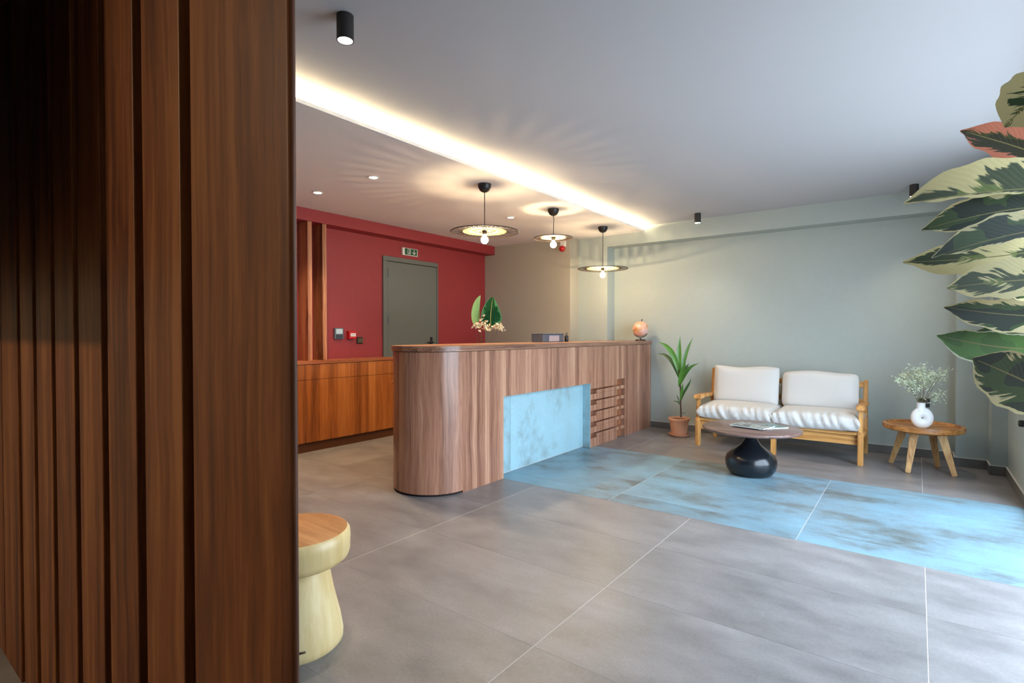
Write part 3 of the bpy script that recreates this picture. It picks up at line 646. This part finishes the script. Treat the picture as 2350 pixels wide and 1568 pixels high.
# housing for the added screen lamp (behind camera)
t = thing('added_panel_lamp', 'added square panel lamp behind the viewer, lighting the slatted screen', 'ceiling light', (-1.9, -1.6, ZM))
b = newbm(); box(b, -2.04, -1.76, -1.74, -1.46, ZM-.03, ZM, .004); obj('housing', b, M['plastic_w'], t)

# ------------------------------------------------------------ pale stool
SXc, SYc = -1.912, 1.125
t = thing('mushroom_stool', 'pale turned wooden mushroom stool beside the slatted screen', 'stool', (SXc, SYc, 0))
b = newbm(); lathe(b, [(0, 0), (.168, 0), (.175, .008), (.176, .03), (.166, .09), (.142, .19), (.123, .29), (.120, .315)], (SXc, SYc, 0), 64); obj('pedestal', b, M['stool_wood'], t, True)
b = newbm(); lathe(b, [(.118, .300), (.150, .312), (.182, .322), (.197, .333), (.203, .35), (.205, .40), (.203, .425), (.193, .438)], (SXc, SYc, 0), 64); obj('seat_rim', b, M['stool_wood'], t, True, angle=60)
b = newbm(); lathe(b, [(.193, .438), (.18, .4405), (0, .4405)], (SXc, SYc, 0), 64); obj('seat', b, M['stool_top'], t, True, label='orange-toned flat wooden seat top')
# small printed mark at the foot: letters bent along the pedestal
cm = hit(700, 1503, 1, SYc-.172)
dirv = Vector((cm.x-SXc, cm.y-SYc, 0)).normalized(); yawm = math.atan2(dirv.y, dirv.x)+PI/2
rot = Matrix.Rotation(yawm, 4, 'Z') @ Matrix.Rotation(PI/2-.1, 4, 'X')
text('printed_mark', 'MAZIKO', .011, (SXc+dirv.x*.1745, SYc+dirv.y*.1745, .047), rot, M['black'], t, .0012)

# ------------------------------------------------------------ coffee table
TX, TY = -1.121, 4.839
t = thing('coffee_table', 'round dark brown coffee table on a glossy black drop-shaped base', 'table', (TX, TY, 0))
b = newbm(); lathe(b, [(0, .372), (.375, .372), (.388, .378), (.392, .386), (.390, .396), (.384, .400), (0, .400)], (TX, TY, 0), 72); obj('tabletop', b, M['ctable'], t, True, angle=50)
b = newbm(); lathe(b, [(0, 0), (.145, 0), (.170, .012), (.192, .045), (.203, .085), (.204, .12), (.192, .158), (.160, .192), (.118, .222), (.082, .252), (.058, .285), (.042, .32), (.036, .372), (0, .372)], (TX, TY, 0), 64); obj('base', b, M['glaze'], t, True, angle=60)
# magazines
def slab(name, quad, z0, z1, m, parent=None, **k):
    b = bmesh.new(); lo = [b.verts.new((p.x, p.y, z0)) for p in quad]; hi = [b.verts.new((p.x, p.y, z1)) for p in quad]
    b.faces.new(lo[::-1]); b.faces.new(hi)
    for i in range(4): b.faces.new((lo[i], lo[(i+1) % 4], hi[(i+1) % 4], hi[i]))
    bmesh.ops.recalc_face_normals(b, faces=b.faces[:])
    return obj(name, b, m, parent, **k)
def print_mat(name, cols, sc):
    m = bpy.data.materials.new(name); m.use_nodes = True; n = m.node_tree; p = n.nodes['Principled BSDF']
    t_ = n.nodes.new('ShaderNodeTexCoord'); v = n.nodes.new('ShaderNodeTexNoise'); v.inputs['Scale'].default_value = sc; v.inputs['Detail'].default_value = 3
    n.links.new(t_.outputs['Object'], v.inputs[0]); r = ramp(n, cols); n.links.new(v.outputs[0], r.inputs[0]); n.links.new(r.outputs[0], p.inputs['Base Color']); p.inputs['Roughness'].default_value = .35
    return m
M['cover'] = print_mat('printed cover', [(.36, srgb(40, 44, 46)), (.48, srgb(110, 116, 112)), (.6, srgb(176, 180, 172))], 26)
M['cover2'] = print_mat('teal cover', [(.3, srgb(84, 118, 116)), (.7, srgb(120, 150, 146))], 8)
M['paper'] = mat('paper edge', srgb(214, 232, 230), .7)
def mag(px, z, lab, cov, name='magazine', th=.009):
    q = [hit(u, v, 2, z+th) for u, v in px]; c = sum((Vector(p) for p in q), Vector())/4
    # regularise into a true rectangle
    e1 = (q[1]-q[0]); e1.z = 0; e1.normalize(); L1 = .29; e2 = Vector((-e1.y, e1.x, 0)); L2 = .22
    q = [c-e1*L1/2-e2*L2/2, c+e1*L1/2-e2*L2/2, c+e1*L1/2+e2*L2/2, c-e1*L1/2+e2*L2/2]
    t_ = thing(name, lab, 'magazine', (c.x, c.y, z), 'magazines on the coffee table')
    slab('pages', [c+(p-c)*.99 for p in q], z, z+th-.001, M['paper'], t_)
    slab('cover', q, z+th-.001, z+th, cov, t_)
mag([(1722, 985), (1799, 981), (1788, 971), (1712, 973)], .400, 'pale teal magazine lying half under the patterned one', M['cover2'])
mag([(1676, 975.5), (1750.5, 985.5), (1781, 976), (1700, 967)], .4095, 'patterned dark grey magazine lying on top on the coffee table', M['cover'])

# ------------------------------------------------------------ sofa
sofa = thing('two_seat_sofa', 'light wooden two seat sofa frame against the green wall', 'sofa', (-1.13, 6.0, 0))
FY, BYs = 5.745, 6.27
def part(name, fn, m=M['oak'], sm=False, par=sofa, **k):
    b = newbm(); fn(b); return obj(name, b, m, par, sm, **k)
XLs, XRs = -1.862, -.40
for x in (XLs, XRs):
    s_ = -1 if x < -1 else 1
    # front leg with a notched knee
    part('leg', lambda b: prism_x(b, [(FY-.03, 0), (FY+.022, 0), (FY+.03, .22), (FY+.03, .30), (FY-.02, .30), (FY-.035, .27), (FY-.035, .22)], x-.022, x+.022, .003))
    part('arm_post', lambda b: bar(b, (x, FY+.005, .295), (x, FY+.015, .50), .036, .045, Vector((0, 1, 0)), .004))
    part('armrest', lambda b: prism_x(b, [(FY-.06, .505), (FY-.055, .53), (FY-.02, .545), (FY+.2, .54), (BYs, .52), (BYs, .49), (FY+.2, .505), (FY-.03, .495)], x-.034, x+.034, .006))
    zt = .80 if x < -1 else .735
    part('back_post', lambda b: bar(b, (x, BYs-.04, .20), (x, BYs+.045, zt), .04, .042, Vector((0, 1, 0)), .004))
    part('leg', lambda b: bar(b, (x, BYs+.10, 0), (x, BYs-.02, .50), .04, .05, Vector((0, 1, 0)), .004))
    part('side_rail', lambda b: bar(b, (x, FY, .27), (x, BYs, .245), .05, .028, Vector((0, 0, 1)), .004))
part('leg', lambda b: prism_x(b, [(FY-.02, 0), (FY+.025, 0), (FY+.03, .25), (FY-.02, .25)], -1.145, -1.10, .003))
part('front_rail', lambda b: box(b, XLs+.0, XRs-.0, FY-.012, FY+.03, .268, .300, .006, 2), M['oak_x'])
part('apron', lambda b: box(b, XLs+.022, XRs-.022, FY+.02, FY+.04, .175, .262, .003), M['oak_x'])
part('rear_rail', lambda b: box(b, XLs, XRs, BYs-.03, BYs, .225, .262, .004), M['oak_x'])
for z in (.33, .52, .69):
    dy = (z-.2)*.15
    part('back_slat', lambda b: box(b, XLs, XRs, BYs-.02+dy-.03, BYs+dy-.03+.0, z-.028, z+.028, .004), M['oak_x'])
for x in (-1.13,): part('back_stile', lambda b: bar(b, (x, BYs-.03, .24), (x, BYs+.035, .73), .045, .03, Vector((0, 1, 0)), .003))
for k in range(9):
    y = FY+.06+k*.055; part('seat_slat', lambda b: box(b, XLs+.02, XRs-.02, y, y+.03, .272, .290, .003), M['oak_x'])
M['fabric2'] = M['fabric']
def cushion(name, c, size, tilt, lab, grp, wr=.017, seed=0, front=True, puff=.85, shear=0):
    rn = random.Random(seed); b = bmesh.new(); bmesh.ops.create_cube(b, size=2)
    bmesh.ops.subdivide_edges(b, edges=b.edges[:], cuts=39 if front else 21, use_grid_fill=True)
    ph = [rn.random()*6 for _ in range(12)]
    for v in b.verts:
        x, y, z = v.co
        # pillow: thickness (axis y for back, z for seat) shrinks to the seam
        if front: th, aa, bb_ = z, x, y
        else: th, aa, bb_ = y, x, z
        e = (1-abs(aa)**3.2)*(1-abs(bb_)**3.2); e = max(e, 0)**.42
        k = .58+.42*e if front else .40+.60*e
        inset = 1-.045*(1-abs(th))**.0*(abs(th)**2)
        aa2, bb2 = aa*(1-.06*abs(th)**2), bb_*(1-.06*abs(th)**2)
        # softly pulled-in sides between the corners
        aa2 *= 1-.018*(1-bb_**2); bb2 *= 1-.02*(1-aa**2)
        if not front:
            cf = abs(aa)**5*abs(bb_)**5*shear; aa2 *= 1-cf; bb2 *= 1-cf
        th2 = th*k
        if front:
            v.co = Vector((aa2, bb2, th2))
        else: v.co = Vector((aa2, th2, bb2))
    for v in b.verts:
        x, y, z = v.co
        n_ = .5*math.sin(3.1*x+ph[0])*math.sin(2.3*(y+z)+ph[1])
        if front:
            # gathered wrinkles along the front border
            f = max(0, (-y-.40)/.60)
            w_ = math.sin(27*x+ph[2]+2.2*math.sin(5*x+ph[3])+2.0*z)*.6+.55*math.sin(46*x+ph[4]+4*z+2*math.sin(9*x))
            v.co.y += -w_*wr/(size[1]/2)*min(1, f*1.5)*(1-.4*abs(z))
            v.co.z += (w_*wr*.45*f+n_*.007)/(size[2]/2)
        else:
            v.co.y += n_*.012/(size[1]/2)
            v.co.z += .014*math.sin(4*x+ph[5])*max(0, z)/(size[2]/2)*.6
            v.co.z -= 0
    for v in b.verts: v.co = Vector((v.co.x*size[0]/2, v.co.y*size[1]/2, v.co.z*size[2]/2))
    bmesh.ops.rotate(b, verts=b.verts[:], matrix=Matrix.Rotation(tilt, 3, 'X'))
    me_t = newbm(); join(me_t, b)
    o = obj(name, me_t, M['fabric'], None, True, angle=180); o.location = c
    tag(o, lab, 'cushion', grp)
    return o
cushion('seat_cushion', (-1.488, 5.955, .378), (.74, .58, .175), .03, 'cream seat cushion on the left half of the sofa, nearer the potted palm', 'cream seat cushions', seed=3)
cushion('seat_cushion', (-.767, 5.955, .378), (.735, .58, .175), .03, 'cream seat cushion on the right half of the sofa, nearer the side table', 'cream seat cushions', seed=9)
cushion('back_cushion', (-1.487, 6.165, .634), (.675, .19, .41), -.16, 'taller square-cornered cream back cushion at the left of the sofa', 'cream back cushions', seed=5, front=False, shear=.03)
cushion('back_cushion', (-.785, 6.165, .620), (.69, .19, .39), -.16, 'plump rounded cream back cushion at the right of the sofa', 'cream back cushions', seed=12, front=False, shear=.09)

# ------------------------------------------------------------ side table, vase, olive branches
QX, QY, QZ = .046, 5.895, .396
t = thing('side_table', 'round wooden tray-top side table with four splayed legs', 'table', (QX, QY, 0))
b = newbm(); lathe(b, [(0, QZ-.046), (.20, QZ-.046), (.275, QZ-.044), (.290, QZ-.036), (.293, QZ-.012), (.290, QZ+.004), (.264, QZ+.005), (.259, QZ-.010), (.252, QZ-.016), (0, QZ-.016)], (QX, QY, 0), 64); obj('tray_top', b, M['teak'], t, True, angle=35)
b = newbm(); lathe(b, [(0, QZ-.066), (.17, QZ-.066), (.20, QZ-.058), (.20, QZ-.046), (0, QZ-.046)], (QX, QY, 0), 48); obj('apron', b, M['teak'], t, True, angle=35)
for fx, fy in ((-.185, 6.045), (-.054, 5.685), (.157, 6.095), (.262, 5.775)):
    d = Vector((fx-QX, fy-QY, 0)); top = Vector((QX, QY, QZ-.05))+d*.58
    b = newbm(); bar(b, top, (fx, fy, 0), .064, .044, Vector((0, 1, 0)), .004, .036, .028); obj('leg', b, M['teak_leg'], t)
VZ = QZ-.016; vc = hit(2116, 958, 1, 5.80)
t = thing('ring_vase', 'white ceramic ring vase with a small centre hole on the side table', 'vase', (vc.x, vc.y, VZ))
b = bmesh.new(); nu, nv = 48, 20; rings = []
vr = vc.z-VZ
for i in range(nu):
    a = 2*PI*i/nu; ring = []
    for j in range(nv):
        p = 2*PI*j/nv; R1 = vr*.535; r1 = vr*.465
        rad = R1+r1*math.cos(p)
        zz = rad*math.sin(a)
        ring.append(b.verts.new((.88*rad*math.cos(a), r1*.85*math.sin(p)*(1-.1*math.cos(p)), max(zz, -vr*.95))))
    rings.append(ring)
for i in range(nu):
    for j in range(nv): b.faces.new((rings[i][j], rings[(i+1) % nu][j], rings[(i+1) % nu][(j+1) % nv], rings[i][(j+1) % nv]))
bmesh.ops.recalc_face_normals(b, faces=b.faces[:])
bmesh.ops.rotate(b, verts=b.verts[:], matrix=Matrix.Rotation(.25, 3, 'Z')); bmesh.ops.translate(b, verts=b.verts[:], vec=(vc.x, vc.y, VZ+vr*.95))
bb = newbm(); join(bb, b); obj('body', bb, M['vase'], t, True, angle=180)
b = newbm(); nz = VZ+vr*1.80; lathe(b, [(.046, -.022), (.036, -.005), (.031, .010), (.030, .045), (.033, .052), (.028, .052), (.024, .04), (.024, -.02)], (vc.x-.03*.0-.008, vc.y, nz), 28); obj('neck', b, M['vase'], t, True)
neck = Vector((vc.x-.008, vc.y, nz+.03))
t = thing('olive_branches', 'pale green olive branches standing in the white ring vase', 'branches', (neck.x, neck.y, neck.z))
def blade(b, p, d, nrm, L, w):
    d = d.normalized(); s = d.cross(nrm)
    if s.length < .01: s = d.cross(Vector((1, 0, 0)))
    s.normalize()
    v = [b.verts.new(p), b.verts.new(p+d*L*.4+s*w), b.verts.new(p+d*L), b.verts.new(p+d*L*.4-s*w)]
    b.faces.new(v)
Rb = random.Random(21)
for (cu, cv, sp, nlv, depy) in ((2078, 866, 15, 85, 5.86), (2068, 872, 12, 50, 5.74), (2104, 858, 17, 120, 5.80), (2122, 862, 18, 130, 5.74), (2112, 878, 17, 110, 5.86), (2130, 874, 14, 80, 5.9), (2093, 889, 13, 90, 5.72), (2150, 866, 11, 40, 5.8), (2165, 858, 11, 45, 5.76), (2145, 913, 10, 40, 5.8), (2160, 906, 10, 30, 5.84)):
    tip = hit(cu, cv, 1, depy); base = neck+Vector((Rb.uniform(-.01, .01), Rb.uniform(-.01, .01), -.03))
    mid = base.lerp(tip, .55)+Vector((0, 0, .03)); ptsb = [base, base.lerp(mid, .5)+Vector((0, 0, .01)), mid, tip]
    b = newbm(); tube(b, ptsb, [.0022, .002, .0016, .001], 5); br = obj('branch', b, M['stemg'], t, True)
    b = newbm(); sw = sp/1222*4.7
    for k in range(nlv):
        f = Rb.gauss(0, .5), Rb.gauss(0, .5), Rb.gauss(0, .5)
        p = tip+Vector(f)*sw*1.1
        d = Vector((Rb.uniform(-1, 1), Rb.uniform(-1, 1), Rb.uniform(-.7, 1)))
        blade(b, p, d, Vector((Rb.uniform(-1, 1), Rb.uniform(-1, 1), Rb.uniform(-1, 1))), Rb.uniform(.028, .046), Rb.uniform(.0035, .006))
    obj('foliage', b, M['olive'], br, kind='stuff')

# ------------------------------------------------------------ potted palm in terracotta
PX, PY = -2.205, 6.12
t = thing('terracotta_pot', 'terracotta flower pot on its saucer between counter and sofa', 'pot', (PX, PY, 0))
b = newbm(); lathe(b, [(.082, .018), (.086, .03), (.108, .17), (.112, .185), (.121, .188), (.123, .208), (.120, .213), (.112, .213), (.104, .19), (.09, .12), (.0, .115)], (PX, PY, 0), 40); obj('pot_body', b, M['terra'], t, True, angle=50)
b = newbm(); lathe(b, [(0, 0), (.095, 0), (.118, .022), (.120, .03), (.114, .03), (.098, .014), (0, .014)], (PX, PY, 0), 40); obj('saucer', b, M['terra'], t, True, angle=50)
b = newbm(); lathe(b, [(0, .198), (.06, .197), (.106, .192), (.104, .18), (0, .18)], (PX, PY, 0), 28); obj('soil', b, M['soil'], t, True)
pl = thing('potted_palm', 'young green sword-leaved palm growing in the terracotta pot', 'plant', (PX, PY, .19))
def pp(u, v, y=PY): return hit(u, v, 1, y)
def ribbon(name, pts, w, m, parent, nrm=Vector((0, -1, 0)), fold=.25, n=18, prof=None, **k):
    """lanceolate leaf through pts (quadratic/cubic bezier-ish), width w, folded along the midrib"""
    pts = [Vector(p) for p in pts]
    def bez(t_):
        q = pts[:]
        while len(q) > 1: q = [q[i].lerp(q[i+1], t_) for i in range(len(q)-1)]
        return q[0]
    b = bmesh.new(); rows = []; uvl = b.loops.layers.uv.new('UVMap'); NW = 6
    for i in range(n+1):
        t_ = i/n; p = bez(t_); d = (bez(min(1, t_+.02))-bez(max(0, t_-.02))).normalized()
        s = d.cross(nrm).normalized(); u = s.cross(d)
        ww = w*(prof(t_) if prof else math.sin(PI*min(1, t_*.92+.08))**.8*(1-t_**6))
        rows.append([b.verts.new(p+s*ww*(j/NW*2-1)+u*abs(j/NW*2-1)*ww*fold) for j in range(NW+1)])
    for i in range(n):
        for j in range(NW):
            f = b.faces.new((rows[i][j], rows[i+1][j], rows[i+1][j+1], rows[i][j+1]))
            for l, (a_, c_) in zip(f.loops, ((i, j), (i+1, j), (i+1, j+1), (i, j+1))): l[uvl].uv = (a_/n, c_/NW)
    bb_ = newbm(); bb_.loops.layers.uv.new('UVMap'); join(bb_, b)
    return obj(name, bb_, m, parent, True, angle=180, **k)
b = newbm(); tube(b, [pp(1563, 958), pp(1562, 930), pp(1562, 905), pp(1561, 880)], [.009, .008, .008, .010], 8); tube(b, [pp(1561, 882), pp(1560, 850)], [.012, .014], 8); obj('stem', b, M['stemb'], pl, True)
LV = [([(1560, 872), (1552, 815), (1535, 790), (1508, 785)], .030, -.03, 'leafg'), ([(1560, 872), (1548, 835), (1535, 808), (1506, 813)], .022, .06, 'leafd2'),
      ([(1560, 865), (1557, 830), (1558, 800), (1561, 769)], .029, .03, 'leafg'), ([(1562, 868), (1567, 835), (1575, 800), (1593, 771)], .022, .08, 'leafg2'),
      ([(1560, 886), (1570, 858), (1580, 838), (1608, 834)], .022, -.06, 'leafg2'), ([(1559, 888), (1562, 862), (1570, 846), (1574, 828)], .030, -.10, 'leafg'),
      ([(1566, 865), (1572, 848), (1576, 842), (1582, 833)], .016, .10, 'leafd2'), ([(1564, 918), (1568, 895), (1584, 885), (1586, 866)], .015, -.05, 'leafd2'),
      ([(1563, 920), (1563, 905), (1566, 890), (1568, 878)], .016, -.08, 'leafg'), ([(1560, 930), (1557, 915), (1555, 912), (1553, 905)], .007, 0, 'leafd2'), ([(1559, 928), (1556, 921), (1550, 920), (1543, 922)], .007, 0, 'leafd2'), ([(1565, 950), (1568, 948), (1571, 948), (1573, 947)], .004, 0, 'leafd2')]
M['leafd2'] = mat('palm leaf dark', srgb(58, 92, 50), .45, var=.2, bscale=60); M['leafg2'] = mat('palm leaf mid', srgb(74, 122, 52), .42, var=.2, bscale=60)
for ptsl, w, dy, mk in LV:
    q = []
    for i, (u, v) in enumerate(ptsl): q.append(pp(u, v, PY+dy*i/3))
    ribbon('leaf', q, w, M[mk], pl, Vector((.3, -1, .3)), .35)

# ------------------------------------------------------------ things on the counter
gl = hit(1470, 770, 1, 6.27); GX, GY = gl.x, 6.27
t = thing('desk_globe', 'small pink and cream desk globe on the far end of the counter', 'globe', (GX, GY, CT))
M['globe'] = print_mat('globe print', [(.40, srgb(236, 190, 176)), (.52, srgb(226, 164, 140)), (.60, srgb(200, 160, 110)), (.7, srgb(196, 120, 90))], 14)
b = newbm(); ellipsoid(b, (GX, GY, CT+.148), (.098, .098, .098), 40, 24); obj('ball', b, M['globe'], t, True)
b = newbm(); lathe(b, [(0, 0), (.062, 0), (.064, .006), (.058, .018), (.012, .022), (.010, .035), (0, .035)], (GX, GY, CT), 32); obj('foot', b, mat('dark walnut', srgb(46, 32, 24), .4), t, True, angle=40)
b = newbm(); arc = [(GX+.106*math.sin(a), GY, CT+.148+.106*math.cos(a)) for a in [PI+.95-(1.9+.0)*k/16 for k in range(17)]]; tube(b, arc, .004, 8); obj('cradle', b, M['black'], t, True)
b = newbm(); tube(b, [(GX+.012, GY, CT+.240), (GX+.018, GY, CT+.262)], .005, 8); ellipsoid(b, (GX+.018, GY, CT+.264), (.008, .008, .006)); obj('finial', b, M['black'], t, True)
c0 = hit(1246, 787, 0, -3.15); c1 = hit(1294, 787, 0, -3.15)
t = thing('card_printer', 'small grey desktop printer with pinkish label on the counter', 'printer', (-3.15, (c0.y+c1.y)/2, CT))
b = newbm(); box(b, -3.30, -3.15, c0.y, c1.y, CT, CT+.085, .006, 2); obj('housing', b, M['plastic_g'], t)
b = newbm(); box(b, -3.302, -3.14, c0.y-.004, c1.y+.004, CT+.085, CT+.095, .004, 2); obj('lid', b, mat('lid grey', srgb(104, 108, 112), .4), t)
b = newbm(); box(b, -3.15, -3.147, hit(1260, 780, 0, -3.15).y, hit(1283, 780, 0, -3.15).y, CT+.006, CT+.072, .001); obj('label_plate', b, mat('pink label', srgb(178, 164, 168), .6), t)
c2 = hit(1300, 785, 0, -3.15)
t = thing('pump_bottle', 'small black bottle standing right of the grey printer', 'bottle', (c2.x, c2.y, CT))
b = newbm(); lathe(b, [(0, 0), (.020, 0), (.022, .004), (.022, .062), (.014, .074), (.008, .078), (.008, .088), (0, .088)], (c2.x, c2.y, CT), 20); obj('bottle_body', b, M['black'], t, True, angle=50)
b = newbm(); tube(b, [(c2.x, c2.y, CT+.088), (c2.x, c2.y, CT+.098), (c2.x+.002, c2.y+.018, CT+.098)], .004, 8); obj('pump', b, M['black'], t, True)
# flowers behind the counter, in a glass vase on the staff desk
XV = -3.55
vp = hit(1112, 792, 0, XV)
t = thing('glass_vase', 'clear glass vase behind the counter holding the flowers', 'vase', (XV, vp.y, .75))
b = newbm(); lathe(b, [(0, 0), (.05, 0), (.055, .01), (.045, .1), (.034, .2), (.045, .29), (.042, .29), (.031, .2), (.042, .1), (.05, .014), (0, .012)], (XV, vp.y, .75), 28); obj('vase_body', b, M['vglass'], t, True)
fl = thing('flower_arrangement', 'two big green leaves with ivory flower heads above the counter', 'flowers', (XV, vp.y, .78))
def fp(u, v, dx=0): return hit(u, v, 0, XV+dx)
foot = Vector((XV, vp.y, .79))
for u, v, dx in ((1092, 765, .02), (1104, 760, -.01), (1140, 762, .03), (1128, 740, -.02), (1097, 742, -.05)):
    b = newbm(); e = fp(u, v, dx); tube(b, [foot, foot.lerp(e, .5)+Vector((0, (1 if u < 1110 else -1)*.006, .0)), e], [.003, .003, .0025], 6); obj('stem', b, M['stemg'], fl, True)
hl = lambda t_: (math.sin(PI*min(1, t_**.62))**.75)
ribbon('leaf', [fp(1094, 745, -.06), fp(1086, 725, -.06), fp(1090, 700, -.06), fp(1103, 678, -.06)], .088, M['leafl'], fl, Vector((1, .2, 0)), .1, prof=hl, label='paler green leaf at the left')
ribbon('leaf', [fp(1127, 750, 0), fp(1124, 730, 0), fp(1128, 705, .0), fp(1131, 681, -.02)], .135, M['bigleaf'], fl, Vector((1, -.25, 0)), .12, prof=hl, label='dark glossy veined leaf at the right')
Rf = random.Random(5)
for (u, v, n_, sp) in ((1103, 746, 26, .045), (1091, 750, 14, .030), (1118, 753, 10, .028), (1145, 752, 22, .036), (1133, 750, 8, .02)):
    c = fp(u, v, .05); b = newbm()
    for k in range(int(n_*1.6)):
        p = c+Vector((Rf.gauss(0, .5), Rf.gauss(0, .6), Rf.gauss(0, .5)))*sp
        d = Vector((Rf.uniform(0, 1), Rf.uniform(-1, 1), Rf.uniform(-.8, 1))).normalized(); s = d.cross(Vector((Rf.uniform(-1, 1), Rf.uniform(-1, 1), 1))).normalized(); L_ = Rf.uniform(.030, .048); u_ = s.cross(d)
        vv = [b.verts.new(p), b.verts.new(p+d*L_*.5+s*L_*.42+u_*.004), b.verts.new(p+d*L_), b.verts.new(p+d*L_*.5-s*L_*.42+u_*.004), b.verts.new(p+d*L_*.5-u_*.005)]
        b.faces.new((vv[0], vv[1], vv[4])); b.faces.new((vv[1], vv[2], vv[4])); b.faces.new((vv[2], vv[3], vv[4])); b.faces.new((vv[3], vv[0], vv[4]))
    obj('flower_head', b, M['petal'], fl, label='ivory ruffled flower head')

# ------------------------------------------------------------ variegated rubber plant at the right
D0 = 1.22
base = at(2440, 1500, 1.25); SXp, SYp = base.x, base.y
SXp, SYp = .30, 1.42
st0 = Vector((SXp, SYp, 0))
t = thing('planter', 'round grey planter of the rubber plant, just outside the right edge', 'planter', (SXp, SYp, 0))
b = newbm(); lathe(b, [(0, 0), (.12, 0), (.15, .02), (.17, .30), (.172, .32), (.155, .32), (.15, .29), (0, .285)], (SXp, SYp, 0), 40); obj('pot_body', b, mat('grey planter', srgb(110, 110, 108), .7), t, True, angle=50)
fic = thing('rubber_plant', 'variegated rubber plant with cream-edged leaves at the right edge', 'plant', (SXp, SYp, .285))
b = newbm(); tube(b, [(SXp, SYp, .27), (SXp+.01, SYp+.01, .7), (SXp-.005, SYp, 1.2), (SXp, SYp+.01, 1.75)], [.014, .012, .010, .006], 8); obj('stem', b, M['stemb'], fic, True)
# leaf: tip px, base px, half widths (up, down) px, tip depth, base depth, material, bend
LEAVES = [
 ((2305, 292), (2440, 150), 58, 58, 1.02, 1.15, 'fic_c', 0), ((2204, 300), (2460, 385), 46, 34, 1.14, 1.30, 'fic_p', -6),
 ((2074, 467), (2470, 430), 72, 8, 1.04, 1.28, 'fic', -8), ((2114, 528), (2470, 470), 52, 30, 1.12, 1.32, 'fic_d', -14),
 ((2138, 592), (2480, 520), 50, 12, 1.00, 1.25, 'fic_d', -14), ((2072, 602), (2470, 560), 44, 40, 1.10, 1.34, 'fic', 10),
 ((2172, 661), (2480, 640), 50, 36, 1.02, 1.26, 'fic', -6), ((2166, 705), (2480, 725), 34, 40, 1.08, 1.28, 'fic_d', 8),
 ((2150, 770), (2440, 800), 34, 52, 1.12, 1.30, 'leafgg', 12), ((2232, 822), (2470, 935), 56, 66, .98, 1.2, 'fic_d', -4),
 ((2240, 760), (2480, 770), 34, 40, 1.22, 1.34, 'fic_d', 0), ((2255, 520), (2480, 600), 40, 40, 1.30, 1.36, 'fic_d', 6), ((2290, 645), (2480, 690), 40, 40, 1.28, 1.36, 'fic_d', 0),
 ((2300, 400), (2480, 470), 46, 46, 1.28, 1.36, 'fic', 0)]
M['leafgg'] = leaf_mat('bright green leaf', srgb(72, 112, 38), srgb(84, 130, 46), srgb(224, 226, 196), -.75)
def big_leaf(tip, bse, wu, wd, dt, db, mk, bend):
    A = at(bse[0], bse[1], db); B = at(tip[0], tip[1], dt); n = 22; NW = 10
    b = bmesh.new(); uvl = b.loops.layers.uv.new('UVMap'); rows = []
    ax = (B-A).normalized(); view = ((A+B)/2-O0).normalized(); side = ax.cross(view).normalized()
    if side.z < 0: side = -side
    for i in range(n+1):
        t_ = i/n
        p = A.lerp(B, t_)+Vector((0, 0, 1))*(-bend*math.sin(PI*t_)/F*1.15)+view*(.02*math.sin(PI*t_))
        pr = (math.sin(PI*min(1, t_**1.05))**.62 if t_ < .5 else math.sin(PI*t_**1.05)**.62*(1-.12*(t_-.5))) if 0 < t_ < 1 else 0
        if t_ > .93: pr *= (1-t_)/.07*.55+.45 if t_ < 1 else 0
        row = []
        for j in range(NW+1):
            s_ = j/NW*2-1; w_ = (wu if s_ > 0 else wd)/F*1.1*1.12
            row.append(b.verts.new(p+side*s_*w_*pr+view*(-.18*abs(s_)**1.5*w_*pr + .35*s_*w_*pr)+side*.0025*math.sin(9*t_*PI+j)*abs(s_)))
        rows.append(row)
    for i in range(n):
        for j in range(NW):
            f = b.faces.new((rows[i][j], rows[i+1][j], rows[i+1][j+1], rows[i][j+1]))
            for l, (a_, c_) in zip(f.loops, ((i, j), (i+1, j), (i+1, j+1), (i, j+1))): l[uvl].uv = (a_/n, c_/NW)
    bb_ = newbm(); bb_.loops.layers.uv.new('UVMap'); join(bb_, b)
    o = obj('leaf', bb_, M[mk], fic, True, angle=180)
    if mk == 'fic_p': o['label'] = 'pink flushed leaf'
    b = newbm(); z_ = min(1.74, max(.5, A.z-.05)); tube(b, [(SXp, SYp, z_), tuple(A.lerp(Vector((SXp, SYp, z_)), .4)), tuple(A)], [.0035, .003, .003], 6); obj('petiole', b, M['leafgg'] if False else M['stemg'], fic, True)
for l in LEAVES: big_leaf(*l)
# black knob on the right wall
k = hit(2352, 973, 0, XW)
b = newbm(); lathe(b, [(0, 0), (.022, 0), (.024, .006), (.024, .028), (.018, .034), (0, .034)], (0, 0, 0), 24); bmesh.ops.rotate(b, verts=b.verts[:], matrix=Matrix.Rotation(-PI/2, 3, 'Y')); bmesh.ops.translate(b, verts=b.verts[:], vec=(XW, k.y, k.z))
o = rebase(obj('wall_button', b, M['black'], None, True), (XW, k.y, k.z)); tag(o, 'round black knob on the right wall at the picture edge', 'knob')
